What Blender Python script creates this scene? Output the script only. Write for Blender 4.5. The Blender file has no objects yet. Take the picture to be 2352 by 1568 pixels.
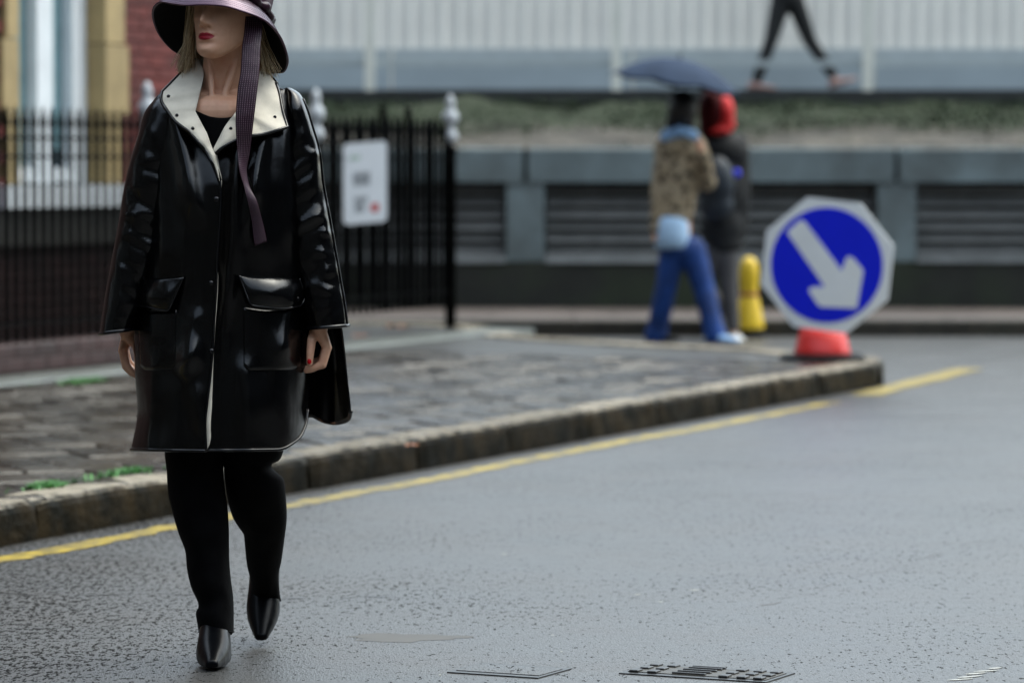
import bpy, bmesh, math, random
import numpy as np
from mathutils import noise as mn
from mathutils import Vector, Matrix

random.seed(7)
rng = np.random.default_rng(7)
sc = bpy.context.scene
col = sc.collection
R = math.radians

# ------------------------------------------------------------------ camera
CAMZ, FPX = 1.2, 8820.0
TH = math.atan(402.0 / FPX)
cam = bpy.data.cameras.new('camera')
cam_o = bpy.data.objects.new('camera', cam)
col.objects.link(cam_o)
cam_o.location = (0, 0, CAMZ)
cam_o.rotation_euler = (math.pi / 2 - TH, 0, 0)
cam.lens, cam.sensor_width, cam.sensor_fit = 135, 36, 'HORIZONTAL'
cam.clip_start, cam.clip_end = 0.1, 2000
cam.dof.use_dof = True
cam.dof.focus_distance = 9.2
cam.dof.aperture_fstop = 3.4
cam.dof.aperture_blades = 9
sc.camera = cam_o

# ------------------------------------------------------------------ sky, sun, exposure
SUN_EL, SUN_ROT = R(64), R(62)
w = bpy.data.worlds.new('World')
sc.world = w
w.use_nodes = True
nt = w.node_tree
nt.nodes.clear()
sky = nt.nodes.new('ShaderNodeTexSky')
sky.sky_type = 'NISHITA'
sky.sun_disc = False
sky.sun_elevation, sky.sun_rotation = SUN_EL, SUN_ROT
sky.air_density, sky.dust_density, sky.ozone_density = 1.0, 4.0, 1.0
hs = nt.nodes.new('ShaderNodeHueSaturation')
hs.inputs['Saturation'].default_value = 0.6       # an overcast, nearly grey sky
bg = nt.nodes.new('ShaderNodeBackground')
bg.inputs['Strength'].default_value = 0.15
wo = nt.nodes.new('ShaderNodeOutputWorld')
nt.links.new(sky.outputs[0], hs.inputs['Color'])
tn = nt.nodes.new('ShaderNodeMix'); tn.data_type = 'RGBA'; tn.blend_type = 'MULTIPLY'
tn.inputs[0].default_value = 1.0
tn.inputs[7].default_value = (.94, 1.0, .965, 1)
nt.links.new(hs.outputs[0], tn.inputs[6])
nt.links.new(tn.outputs[2], bg.inputs['Color'])
nt.links.new(bg.outputs[0], wo.inputs['Surface'])
sl = bpy.data.lights.new('sun', 'SUN')
sl.energy, sl.angle, sl.color = 0.5, R(110), (.93, 0.99, 1.0)
so = bpy.data.objects.new('sun', sl)
col.objects.link(so)
so.rotation_euler = (math.pi / 2 - SUN_EL, 0, math.pi - SUN_ROT)
vs = sc.view_settings
vs.view_transform, vs.look, vs.exposure, vs.gamma = 'Standard', 'None', 1.53, 1.0
vs.use_curve_mapping = False

# ------------------------------------------------------------------ helpers
CT, ST = math.cos(TH), math.sin(TH)


def P(px, py, Y):
    """a point that the photograph (2352 wide) shows at px, py when it stands Y metres away"""
    u, v = (px - 1176) / FPX, (py - 784) / FPX
    t = Y / (CT - v * ST)
    return np.array([u * t, Y, CAMZ + (-ST - v * CT) * t])


def W(px, py, d):
    return P(px, py, 9.3 + d)


def ci(x, xs, ys):
    """smooth monotone table lookup"""
    xs, ys, x = np.asarray(xs, float), np.asarray(ys, float), np.asarray(x, float)
    h = np.diff(xs)
    s = np.diff(ys) / h
    m = np.zeros(len(xs))
    for i in range(1, len(xs) - 1):
        if s[i - 1] * s[i] > 0:
            m[i] = 3 * (h[i - 1] + h[i]) / ((2 * h[i] + h[i - 1]) / s[i - 1] + (h[i] + 2 * h[i - 1]) / s[i])
    m[0], m[-1] = s[0], s[-1]
    xc = np.clip(x, xs[0], xs[-1])
    k = np.clip(np.searchsorted(xs, xc, side='right') - 1, 0, len(xs) - 2)
    t = (xc - xs[k]) / h[k]
    return ((2 * t**3 - 3 * t**2 + 1) * ys[k] + (t**3 - 2 * t**2 + t) * h[k] * m[k]
            + (-2 * t**3 + 3 * t**2) * ys[k + 1] + (t**3 - t**2) * h[k] * m[k + 1])


ORG = {}


def org(o):
    return ORG[o.name] if o is not None else np.zeros(3)


def tag(o, label=None, cat=None, group=None, kind=None):
    if label: o['label'] = label
    if cat: o['category'] = cat
    if group: o['group'] = group
    if kind: o['kind'] = kind
    return o


def thing(name, loc, label, cat, group=None, kind=None):
    o = bpy.data.objects.new(name, None)
    o.empty_display_size = 0.1
    o.location = loc
    col.objects.link(o)
    ORG[o.name] = np.array(loc, float)
    return tag(o, label, cat, group, kind)


def mk(name, VF, mats, parent=None, smooth=False, mi=None, loc=None):
    V, F = VF
    V = np.asarray(V, float)
    if parent is None:
        o0 = np.array(loc if loc is not None else (V[:, 0].mean(), V[:, 1].mean(), V[:, 2].min()), float)
    else:
        o0 = org(parent)
    me = bpy.data.meshes.new(name)
    me.from_pydata((V - o0).tolist(), [], [list(map(int, f)) for f in F])
    for m in (mats if isinstance(mats, (list, tuple)) else [mats]):
        me.materials.append(m)
    if mi is not None:
        me.polygons.foreach_set('material_index', np.asarray(mi, np.int32))
    if smooth:
        me.polygons.foreach_set('use_smooth', np.ones(len(me.polygons), bool))
    me.update()
    o = bpy.data.objects.new(name, me)
    col.objects.link(o)
    if parent is not None:
        o.parent = parent
    else:
        o.location = o0
    ORG[o.name] = o0
    return o


def inst(name, me, M, parent):
    """a piece that shares its mesh; M is its world matrix"""
    o = bpy.data.objects.new(name, me)
    col.objects.link(o)
    M = M.copy()
    if parent is not None:
        o.parent = parent
        M.translation = M.translation - Vector(org(parent))
    o.matrix_basis = M
    ORG[o.name] = np.array(M.translation) + org(parent)
    return o


def pmesh(name, VF, m, smooth=False):
    me = bpy.data.meshes.new(name)
    me.from_pydata(np.asarray(VF[0], float).tolist(), [], [list(map(int, f)) for f in VF[1]])
    me.materials.append(m)
    if smooth:
        me.polygons.foreach_set('use_smooth', np.ones(len(me.polygons), bool))
    me.update()
    return me


def join(*parts):
    V, F, n = [], [], 0
    for v, f in parts:
        V.append(np.asarray(v, float))
        F += [[i + n for i in q] for q in f]
        n += len(v)
    return np.concatenate(V), F


def box(c, s, ax=None, bev=0.0):
    """box centred at c, size s, ax = 3 axis vectors; bev chamfers the upright and top edges"""
    c, s = np.asarray(c, float), np.asarray(s, float) / 2
    ax = np.eye(3) if ax is None else np.asarray(ax, float)
    if bev <= 0:
        L = [(x, y, z) for z in (-1, 1) for x, y in ((-1, -1), (1, -1), (1, 1), (-1, 1))]
        V = [c + ax[0] * p[0] * s[0] + ax[1] * p[1] * s[1] + ax[2] * p[2] * s[2] for p in L]
        F = [[3, 2, 1, 0], [4, 5, 6, 7], [0, 1, 5, 4], [1, 2, 6, 5], [2, 3, 7, 6], [3, 0, 4, 7]]
        return np.array(V), F
    V = []
    for z, ins in ((-s[2], 0), (s[2] - bev, 0), (s[2], bev)):
        for x, y in ((-1, -1), (1, -1), (1, 1), (-1, 1)):
            V.append(c + ax[0] * x * (s[0] - ins) + ax[1] * y * (s[1] - ins) + ax[2] * z)
    F = [[3, 2, 1, 0], [8, 9, 10, 11]]
    for r in (0, 4):
        for i in range(4):
            j = (i + 1) % 4
            F.append([r + i, r + j, r + 4 + j, r + 4 + i])
    return np.array(V), F


def loft(rings, closed=True, cap0=False, cap1=False):
    n = len(rings[0])
    V = np.concatenate([np.asarray(r, float) for r in rings])
    F = []
    for i in range(len(rings) - 1):
        for j in range(n if closed else n - 1):
            k = (j + 1) % n
            F.append([i * n + j, i * n + k, (i + 1) * n + k, (i + 1) * n + j])
    if cap0: F.append(list(range(n))[::-1])
    if cap1: F.append([(len(rings) - 1) * n + j for j in range(n)])
    return V, F


def grid(A):
    """A: (rows, cols, 3)"""
    return loft(list(A), closed=False)


def tube(path, r, n=8, caps=True):
    path = np.asarray(path, float)
    m = len(path)
    r = np.full(m, r) if np.isscalar(r) else np.asarray(r, float)
    T = np.gradient(path, axis=0)
    T /= np.linalg.norm(T, axis=1)[:, None] + 1e-12
    a = np.array([0, 0, 1.0]) if abs(T[0][2]) < .9 else np.array([1.0, 0, 0])
    N = np.cross(T[0], a); N /= np.linalg.norm(N)
    th = np.linspace(0, 2 * np.pi, n, endpoint=False)
    rings = []
    for i in range(m):
        N = N - T[i] * np.dot(N, T[i]); N /= np.linalg.norm(N) + 1e-12
        B = np.cross(T[i], N)
        rings.append(path[i] + r[i] * (np.cos(th)[:, None] * N + np.sin(th)[:, None] * B))
    return loft(rings, True, caps, caps)


def resample(pts, n):
    pts = np.asarray(pts, float)
    L = np.concatenate([[0], np.cumsum(np.linalg.norm(np.diff(pts, axis=0), axis=1))])
    t = np.linspace(0, L[-1], n)
    return np.stack([ci(t, L, pts[:, k]) for k in range(pts.shape[1])], 1)


def lathe(prof, c, n=24):
    th = np.linspace(0, 2 * np.pi, n, endpoint=False)
    rings = [np.stack([c[0] + r * np.cos(th), c[1] + r * np.sin(th), np.full(n, c[2] + z)], 1) for r, z in prof]
    return loft(rings, True, True, True)


def capsule(p0, r0, p1, r1, n=14, m=5):
    """closed tapered capsule"""
    p0, p1 = np.asarray(p0, float), np.asarray(p1, float)
    d = p1 - p0
    L = np.linalg.norm(d)
    d = d / (L + 1e-9)
    path, rad = [], []
    for k in range(m):
        a = np.pi / 2 * (1 - k / m)
        path.append(p0 - d * r0 * math.sin(a)); rad.append(max(r0 * math.cos(a), 1e-4))
    for t in (0, .33, .67, 1):
        path.append(p0 + d * L * t); rad.append(r0 + (r1 - r0) * t)
    for k in range(1, m + 1):
        a = np.pi / 2 * k / m
        path.append(p1 + d * r1 * math.sin(a)); rad.append(max(r1 * math.cos(a), 1e-4))
    a = np.array([0, 0, 1.0]) if abs(d[2]) < .9 else np.array([1.0, 0, 0])
    N = np.cross(d, a); N /= np.linalg.norm(N)
    B = np.cross(d, N)
    th = np.linspace(0, 2 * np.pi, n, endpoint=False)
    rings = [p + r * (np.cos(th)[:, None] * N + np.sin(th)[:, None] * B) for p, r in zip(path, rad)]
    return loft(rings, True, True, True)


def chain(pts, rad):
    return [capsule(pts[i], rad[i], pts[i + 1], rad[i + 1]) for i in range(len(pts) - 1)]


def ellipsoid(c, r, ax=None, n=20, m=12):
    ax = np.eye(3) if ax is None else np.asarray(ax, float)
    rings = []
    for k in range(m + 1):
        a = -np.pi / 2 + np.pi * (k + .02) / (m + .04)
        th = np.linspace(0, 2 * np.pi, n, endpoint=False)
        q = np.stack([r[0] * math.cos(a) * np.cos(th), r[1] * math.cos(a) * np.sin(th), np.full(n, r[2] * math.sin(a))], 1)
        rings.append(np.asarray(c) + q @ ax)
    return loft(rings, True, True, True)


def fuse(name, parts, voxel, mats, parent, smooth_it=4, factor=.5):
    """one continuous surface out of overlapping closed shapes"""
    V, F = join(*parts)
    me = bpy.data.meshes.new(name)
    me.from_pydata((V - org(parent)).tolist(), [], F)
    bm = bmesh.new(); bm.from_mesh(me)
    bmesh.ops.recalc_face_normals(bm, faces=bm.faces)
    bm.to_mesh(me); bm.free()
    o = bpy.data.objects.new(name, me)
    col.objects.link(o)
    md = o.modifiers.new('r', 'REMESH'); md.mode = 'VOXEL'; md.voxel_size = voxel; md.use_smooth_shade = True
    if smooth_it:
        ms = o.modifiers.new('s', 'SMOOTH'); ms.iterations = smooth_it; ms.factor = factor
    dg = bpy.context.evaluated_depsgraph_get()
    me2 = bpy.data.meshes.new_from_object(o.evaluated_get(dg))
    o.modifiers.clear()
    o.data = me2
    bpy.data.meshes.remove(me)
    me2.name = name
    me2.materials.clear()
    for m in (mats if isinstance(mats, (list, tuple)) else [mats]):
        me2.materials.append(m)
    me2.polygons.foreach_set('use_smooth', np.ones(len(me2.polygons), bool))
    if parent is not None: o.parent = parent
    ORG[o.name] = org(parent)
    return o


# ------------------------------------------------------------------ materials
class NT:
    def __init__(s, m):
        m.use_nodes = True
        s.t = m.node_tree
        s.t.nodes.clear()
        s.out = s.n('ShaderNodeOutputMaterial')
        s.b = s.n('ShaderNodeBsdfPrincipled')
        s.l(s.b.outputs[0], s.out.inputs['Surface'])

    def n(s, k, **kw):
        x = s.t.nodes.new(k)
        for a, b in kw.items(): setattr(x, a, b)
        return x

    def l(s, a, b): s.t.links.new(a, b)

    def co(s, which='Object', scale=None):
        c = s.n('ShaderNodeTexCoord').outputs[which]
        if scale is not None:
            mp = s.n('ShaderNodeMapping')
            mp.inputs['Scale'].default_value = scale
            s.l(c, mp.inputs['Vector'])
            c = mp.outputs[0]
        return c

    def noise(s, scale, detail=4, rough=.55, vec=None):
        x = s.n('ShaderNodeTexNoise')
        x.inputs['Scale'].default_value = scale
        x.inputs['Detail'].default_value = detail
        x.inputs['Roughness'].default_value = rough
        s.l(vec if vec is not None else s.co(), x.inputs['Vector'])
        return x.outputs['Fac']

    def ramp(s, fac, stops):
        x = s.n('ShaderNodeValToRGB')
        e = x.color_ramp.elements
        while len(e) < len(stops): e.new(.5)
        for k, (p, c) in enumerate(stops):
            e[k].position = p
            e[k].color = (c, c, c, 1) if np.isscalar(c) else (*c, 1)
        s.l(fac, x.inputs[0])
        return x.outputs[0]

    def math(s, op, a, b=None, clamp=False):
        x = s.n('ShaderNodeMath', operation=op, use_clamp=clamp)
        for k, v in enumerate((a, b)):
            if v is None: continue
            if np.isscalar(v): x.inputs[k].default_value = v
            else: s.l(v, x.inputs[k])
        return x.outputs[0]

    def mix(s, fac, a, b, mode='MIX'):
        x = s.n('ShaderNodeMix', data_type='RGBA', blend_type=mode)
        for k, v in ((0, fac), (6, a), (7, b)):
            if np.isscalar(v): x.inputs[k].default_value = v
            elif isinstance(v, tuple): x.inputs[k].default_value = (*v, 1)
            else: s.l(v, x.inputs[k])
        return x.outputs[2]

    def bump(s, h, strength, dist=.01):
        x = s.n('ShaderNodeBump')
        x.inputs['Strength'].default_value = strength
        x.inputs['Distance'].default_value = dist
        s.l(h, x.inputs['Height'])
        s.l(x.outputs[0], s.b.inputs['Normal'])

    def set(s, k, v):
        i = s.b.inputs[k]
        if np.isscalar(v): i.default_value = v
        elif isinstance(v, tuple): i.default_value = (*v, 1) if i.type == 'RGBA' else v
        else: s.l(v, i)


def mat(name, rgb, rough=.6, metal=0., spec=.5, var=.25, vs=6., bump=.0, bs=60., bd=.004, rnd=0., rv=.0, dirt=None, coat=0.):
    m = bpy.data.materials.new(name)
    t = NT(m)
    c = tuple(rgb)
    wp = t.n('ShaderNodeNewGeometry').outputs['Position'] if rnd else None
    f = t.ramp(t.noise(vs, 5, .6, wp), [(.3, 0.), (.7, 1.)])
    c2 = t.mix(f, tuple(x * (1 - var) for x in c), tuple(min(1, x * (1 + var * .6)) for x in c))
    if dirt:
        c2 = t.mix(t.ramp(t.noise(vs * .37, 6, .65, wp), [(.45, 0.), (.62, .85)]), c2, dirt)
    if rnd:
        oi = t.n('ShaderNodeObjectInfo').outputs['Random']
        k = t.math('ADD', t.math('MULTIPLY', oi, 2 * rnd), 1 - rnd)
        x = t.n('ShaderNodeVectorMath', operation='SCALE')
        t.l(c2, x.inputs[0]); t.l(k, x.inputs['Scale'])
        c2 = x.outputs[0]
    t.set('Base Color', c2)
    t.set('Metallic', metal)
    t.set('Specular IOR Level', spec)
    if coat:
        t.set('Coat Weight', coat); t.set('Coat Roughness', .12)
    if rv:
        t.set('Roughness', t.math('ADD', t.math('MULTIPLY', t.noise(vs * 1.3, 4, .6, wp), 2 * rv), rough - rv, True))
    else:
        t.set('Roughness', rough)
    if bump: t.bump(t.noise(bs, 6, .6, wp), bump, bd)
    return m


def mat_road():
    m = bpy.data.materials.new('wet_asphalt')
    t = NT(m)
    st_ = t.co('Object', (1, .36, 1))             # stretched in depth so flat specks read as stone relief
    agg = t.noise(150, 3, .5, st_)                # the stones
    mid = t.noise(58, 5, .66, st_)                # the worn relief
    h = t.math('ADD', t.math('MULTIPLY', agg, .45), t.math('MULTIPLY', mid, .75))
    sx = t.n('ShaderNodeSeparateXYZ'); t.l(t.co(), sx.inputs[0])
    crown = t.math('MULTIPLY', t.math('ADD', sx.outputs['X'], 1.25), .11, True)   # the film is thinner towards the kerb
    crown = t.math('MINIMUM', crown, .082)
    lvl = t.math('ADD', t.math('ADD', t.math('MULTIPLY', t.noise(.8, 4, .6), .18), crown), .52)   # height of the water film
    over = t.math('MAXIMUM', t.math('SUBTRACT', h, lvl), 0.)
    dry = t.math('MULTIPLY', over, 40., True)
    c = t.mix(t.noise(260, 2), (.02, .021, .022), (.085, .084, .08))
    c = t.mix(t.ramp(t.noise(1.7, 5, .6), [(.45, 0.), (.7, .55)]), c, (.05, .043, .036))
    t.set('Base Color', t.mix(dry, c, (.008, .0068, .0055)))
    t.set('Roughness', t.math('ADD', t.math('MULTIPLY', dry, .25), t.ramp(t.noise(2.2, 5, .65), [(.3, .29), (.7, .40)])))
    t.set('IOR', 1.58)
    gr = t.ramp(t.noise(75, 5, .7, st_), [(.32, .4), (.5, .92), (.68, 1.35)])
    t.set('Specular IOR Level', t.math('MULTIPLY', t.math('SUBTRACT', .5, t.math('MULTIPLY', dry, .46)), gr))
    t.bump(t.math('ADD', over, t.math('MULTIPLY', t.noise(150, 4, .6, st_), .16)), 1.0, .02)
    return m


def tint_spec(m, c):
    for n in m.node_tree.nodes:
        if n.type == 'BSDF_PRINCIPLED': n.inputs['Specular Tint'].default_value = (*c, 1)


def mat_patent():
    m = bpy.data.materials.new('black_patent_leather')
    t = NT(m)
    t.set('Base Color', (.0012, .0012, .0015))
    t.set('Specular IOR Level', .42)
    n = t.noise(9, 4, .6)
    t.set('Roughness', t.ramp(n, [(.3, .07), (.75, .17)]))
    h = t.math('ADD', t.math('MULTIPLY', t.noise(420, 2), .12),
               t.math('MULTIPLY', t.noise(16, 3, .5, t.co('Object', (1, 1, .45))), 1.0))
    t.bump(h, .2, .012)
    return m


def mat_skin():
    m = bpy.data.materials.new('skin')
    t = NT(m)
    a = t.n('ShaderNodeAttribute', attribute_name='tint')
    base = t.mix(t.noise(60, 4), (.60, .32, .205), (.74, .43, .285))
    base = t.mix(t.ramp(t.noise(22, 4, .6), [(.5, 0.), (.72, .45)]), base, (.60, .25, .16))
    t.set('Base Color', t.mix(a.outputs['Fac'], base, (.32, .004, .018)))
    t.set('Roughness', .42)
    t.set('Subsurface Weight', .04)
    t.set('Subsurface Radius', (.012, .005, .003))
    t.set('Subsurface Scale', .5)
    t.bump(t.noise(700, 2), .08, .001)
    return m


def mat_leopard():
    m = bpy.data.materials.new('leopard_fur')
    t = NT(m)
    v = t.n('ShaderNodeTexVoronoi')
    v.inputs['Scale'].default_value = 17
    t.l(t.co(), v.inputs['Vector'])
    sp = t.ramp(v.outputs['Distance'], [(.28, 1.), (.48, 0.)])
    base = t.mix(t.noise(9, 4), (.22, .15, .075), (.48, .40, .28))
    t.set('Base Color', t.mix(sp, base, (.035, .025, .015)))
    t.set('Roughness', .9)
    t.bump(t.noise(120, 4), .6, .01)
    return m


def mat_brick_tex():
    m = bpy.data.materials.new('red_brick_far')
    t = NT(m)
    b = t.n('ShaderNodeTexBrick')
    t.l(t.co(), b.inputs['Vector'])
    b.inputs['Scale'].default_value = 4.4
    b.inputs['Color1'].default_value = (.045, .014, .011, 1)
    b.inputs['Color2'].default_value = (.03, .010, .008, 1)
    b.inputs['Mortar'].default_value = (.035, .03, .026, 1)
    t.set('Base Color', b.outputs['Color'])
    t.set('Roughness', .8)
    return m


def mat_bank():
    m = bpy.data.materials.new('mossy_stone_bank')
    t = NT(m)
    n = t.noise(2.4, 6, .65)
    stone = t.mix(t.ramp(n, [(.35, 0.), (.65, 1.)]), (.03, .028, .024), (.085, .075, .06))
    sx = t.n('ShaderNodeSeparateXYZ'); t.l(t.co(), sx.inputs[0])
    zz = t.math('ADD', sx.outputs['Z'], t.math('MULTIPLY', t.noise(1.6, 5, .6), .30))
    g = t.ramp(zz, [(.0, 0.), (1., 1.)])
    k = t.math('MULTIPLY', t.math('SUBTRACT', zz, 1.62), 9., True)
    t.set('Base Color', t.mix(k, stone, t.mix(t.noise(9, 4), (.006, .013, .003), (.020, .032, .008))))
    t.set('Roughness', .9)
    t.bump(t.noise(9, 6, .6), .8, .05)
    return m


def mat_kerb():
    m = bpy.data.materials.new('grimy_granite_kerb')
    t = NT(m)
    ge = t.n('ShaderNodeNewGeometry')
    sx = t.n('ShaderNodeSeparateXYZ'); t.l(ge.outputs['Normal'], sx.inputs[0])
    wp = ge.outputs['Position']
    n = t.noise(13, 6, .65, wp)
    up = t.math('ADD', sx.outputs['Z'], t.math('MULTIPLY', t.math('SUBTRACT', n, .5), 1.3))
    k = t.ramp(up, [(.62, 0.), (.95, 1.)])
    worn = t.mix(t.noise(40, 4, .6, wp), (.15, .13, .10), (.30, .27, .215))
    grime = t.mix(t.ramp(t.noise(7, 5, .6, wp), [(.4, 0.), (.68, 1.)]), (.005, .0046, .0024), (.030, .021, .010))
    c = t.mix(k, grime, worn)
    oi = t.n('ShaderNodeObjectInfo').outputs['Random']
    x = t.n('ShaderNodeVectorMath', operation='SCALE')
    t.l(c, x.inputs[0]); t.l(t.math('ADD', t.math('MULTIPLY', oi, .5), .72), x.inputs['Scale'])
    t.set('Base Color', x.outputs[0])
    t.set('Roughness', t.ramp(t.noise(9, 4, .6, wp), [(.3, .3), (.7, .62)]))
    t.set('Specular IOR Level', .03)
    t.bump(t.noise(38, 6, .65, wp), .7, .012)
    return m


M = {}
M['road'] = mat_road()
M['yellow'] = mat('yellow_road_paint', (.36, .26, .022), .38, spec=.3, var=.6, vs=14, bump=.5, bs=120, dirt=(.10, .085, .05))
M['whitepaint'] = mat('white_road_paint', (.34, .34, .31), .45, spec=.25, var=.3, vs=30, bump=.4, bs=120)
M['paver'] = mat('wet_stone_paver', (.032, .027, .021), .25, var=.5, vs=3, bump=.4, bs=30, bd=.005, rnd=.45, rv=.26, spec=.34)
M['pavebed'] = mat('dark_joint_sand', (.035, .034, .03), .35, var=.4, vs=9, bump=.4)
M['kerbtop'] = mat('granite_kerb', (.25, .225, .18), .4, var=.35, vs=7, bump=.4, bs=70, rnd=.15)
M['kerbface'] = mat('grimy_kerb_face', (.034, .028, .018), .7, var=.6, vs=11, bump=.6, bs=40, rnd=.25, dirt=(.018, .02, .012))
M['strip'] = mat('wet_concrete_edging', (.17, .185, .17), .3, var=.35, vs=5, bump=.3, bs=60, rnd=.15, rv=.1)
M['plinthbrick'] = mat('red_plinth_brick', (.032, .010, .009), .5, var=.4, vs=12, bump=.4, bs=50, rnd=.3)
M['brick'] = mat('red_brick', (.105, .015, .011), .75, var=.35, vs=14, bump=.5, bs=60, rnd=.35)
M['bricktex'] = mat_brick_tex()
M['addedhousebrick'] = mat('neutral_dark_brick', (.040, .037, .033), .85, var=.3, vs=2, spec=.15)  # even dark grey keeps the added houses from browning coat reflections
M['shadedbrick'] = mat('area_shaded_brick', (.020, .008, .0075), .6, var=.4, vs=12, rnd=.3, spec=.2)  # brick darkened to carry the shade of the area behind the railing
M['mortar'] = mat('mortar', (.045, .022, .018), .9, var=.3)
M['yellowstone'] = mat('cream_yellow_stone', (.36, .265, .12), .6, var=.25, vs=5, bump=.2, rnd=.08)
M['whiteframe'] = mat('white_painted_timber', (.70, .74, .77), .4, var=.08)
M['glass'] = mat('dark_window_glass', (.03, .05, .06), .06, var=.2, spec=.7)
M['glasstint'] = mat('teal_glass_tint', (.14, .25, .28), .7, var=.15)
M['interior'] = mat('dim_room', (.03, .035, .03), .9)
M['iron'] = mat('black_painted_iron', (.0015, .0018, .002), .5, var=.3, spec=.03, bump=.2, bs=60)
M['finial'] = mat('silver_painted_finial', (.46, .49, .52), .45, metal=.0, var=.15, vs=20)
M['board'] = mat('white_notice_board', (.78, .81, .84), .35, var=.06)
M['boardtext'] = mat('grey_print', (.10, .11, .12), .5)
M['boardgreen'] = mat('green_print', (.22, .42, .22), .5)
M['boardred'] = mat('red_print', (.55, .10, .10), .5)
M['concrete'] = mat('blue_grey_concrete', (.165, .215, .225), .6, var=.22, vs=3.5, bump=.3, bs=30, rnd=.1, dirt=(.09, .11, .11))
M['louvre'] = mat('grey_louvre_metal', (.15, .155, .15), .45, var=.3, vs=5, rnd=.25)
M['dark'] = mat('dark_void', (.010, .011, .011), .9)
M['mosswall'] = mat('damp_mossy_wall', (.015, .017, .012), .7, var=.5, vs=3, bump=.5, bs=20, dirt=(.02, .032, .012))
M['sillstone'] = mat('pale_grey_sill', (.26, .28, .28), .5, var=.25, vs=4, rnd=.12)
M['farslab'] = mat('brown_paving_slab', (.10, .08, .07), .4, var=.3, vs=4, rnd=.2, bump=.2)
M['bank'] = mat_bank()
M['leaf'] = mat('dark_green_leaf', (.013, .032, .007), .8, var=.5, vs=3)
M['grass'] = mat('bright_green_weed', (.045, .21, .03), .5, var=.4, vs=30)
M['clad'] = mat('cream_corrugated_sheet', (.86, .84, .78), .5, var=.08, vs=1.5)
M['cladpost'] = mat('cream_steel_post', (.74, .74, .67), .5, var=.08)
M['panel'] = mat('blue_grey_panel', (.34, .40, .43), .5, var=.12, vs=2)
M['rail'] = mat('pale_grey_rail', (.42, .47, .48), .45, var=.1)
M['deck'] = mat('dark_steel_deck', (.025, .027, .026), .5, var=.3)
M['signwhite'] = mat('white_reflective_plate', (.82, .85, .86), .35, var=.06)
M['signblue'] = mat('blue_sign_face', (.0, .012, .72), .35, var=.05)
M['conered'] = mat('red_plastic_cone', (.72, .035, .030), .38, var=.12, vs=10)
M['rubber'] = mat('black_rubber', (.01, .011, .012), .6, var=.3, spec=.1)
M['conedark'] = mat('dark_red_band', (.22, .012, .015), .45, var=.1)
M['conyellow'] = mat('yellow_plastic', (.74, .50, .02), .42, var=.12, vs=8)
M['patent'] = mat_patent()
M['piping'] = mat('black_glossy_piping', (.003, .003, .004), .2, var=.2)
M['lining'] = mat('cream_wool_lining', (.66, .615, .52), .95, var=.10, vs=30, bump=.5, bs=500, bd=.003, spec=.1)
M['skin'] = mat_skin()
M['tee'] = mat('black_jersey', (.002, .002, .0025), .85, var=.3, spec=.08)
M['trouser'] = mat('black_wool_trousers', (.0014, .0015, .002), .8, var=.3, spec=.08, bump=.3, bs=12, bd=.01)
M['boot'] = mat('black_boot_leather', (.0016, .002, .003), .3, var=.3, spec=.14, bump=.15, bs=40)
M['hat'] = mat('purple_patent_hat', (.036, .008, .022), .3, var=.3, vs=12, bump=.25, bs=50, spec=.9)
tint_spec(M['hat'], (.86, .68, .90))
M['hatunder'] = mat('black_hat_lining', (.003, .003, .0035), .7, spec=.2)
M['ribbon'] = mat('plum_patent_ribbon', (.026, .008, .018), .34, var=.4, vs=20, spec=.3, bump=.5, bs=35, bd=.006)
M['thread'] = mat('pale_pink_thread', (.26, .18, .22), .7)
M['nail'] = mat('red_nail_varnish', (.55, .004, .010), .15, var=.02)
M['fur'] = mat_leopard()
M['denim'] = mat('blue_denim', (.004, .040, .19), .8, var=.55, vs=6, bump=.3)
M['ltblue'] = mat('pale_blue_cotton', (.28, .47, .74), .8, var=.2)
M['shirt'] = mat('pale_sky_blue_shirt', (.40, .58, .78), .8, var=.1)
M['blackhair'] = mat('black_hair', (.006, .005, .005), .5)
M['navy'] = mat('navy_nylon', (.008, .016, .028), .55, var=.4, vs=5, bump=.4, bs=12, bd=.02)
M['blackcoat'] = mat('black_coat_cloth', (.006, .007, .008), .8, var=.3)
M['redhood'] = mat('red_hood', (.58, .012, .012), .7, var=.25)
M['darkred'] = mat('dark_red_hair', (.05, .004, .005), .8, var=.3, spec=.1)
M['greytrouser'] = mat('grey_trousers', (.09, .085, .085), .8, var=.3)
M['whiteshoe'] = mat('white_trainer', (.58, .58, .56), .6, var=.12)
M['umbrella'] = mat('navy_umbrella_cloth', (.026, .042, .075), .8, var=.25, vs=5, spec=.1)
M['pinkshoe'] = mat('dusty_pink_shoe', (.36, .22, .19), .6, var=.15)
M['leafo'] = mat('orange_leaf', (.36, .12, .035), .5, var=.4, vs=40)
M['metalcover'] = mat('worn_iron_cover', (.06, .055, .046), .42, metal=.0, spec=.22, var=.4, vs=25, bump=.4, bs=90)
M['stud'] = mat('dark_iron_stud', (.02, .02, .02), .35, var=.3)
M['coverfill'] = mat('concrete_filled_cover', (.16, .145, .12), .3, var=.35, vs=30, bump=.5, bs=90)
M['mud'] = mat('silty_water', (.06, .05, .036), .38, var=.15, vs=8, spec=.2)
M['seal'] = mat('brown_bitumen_seal', (.085, .066, .05), .32, var=.4, vs=20, bump=.4)
M['roof'] = mat('slate_roof', (.04, .042, .045), .6)

# ------------------------------------------------------------------ the ground frames
AL = math.atan(.41)
U = np.array([math.sin(AL), math.cos(AL), 0])        # along the kerb, away from the camera
OUT = np.array([math.cos(AL), -math.sin(AL), 0])     # across it, towards the road
UP = np.array([0, 0, 1.0])
K0 = np.array([-1.62, 12.1, 0])


def K(s, r, z=0.0):
    return K0 + U * s + OUT * r + UP * z


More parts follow.
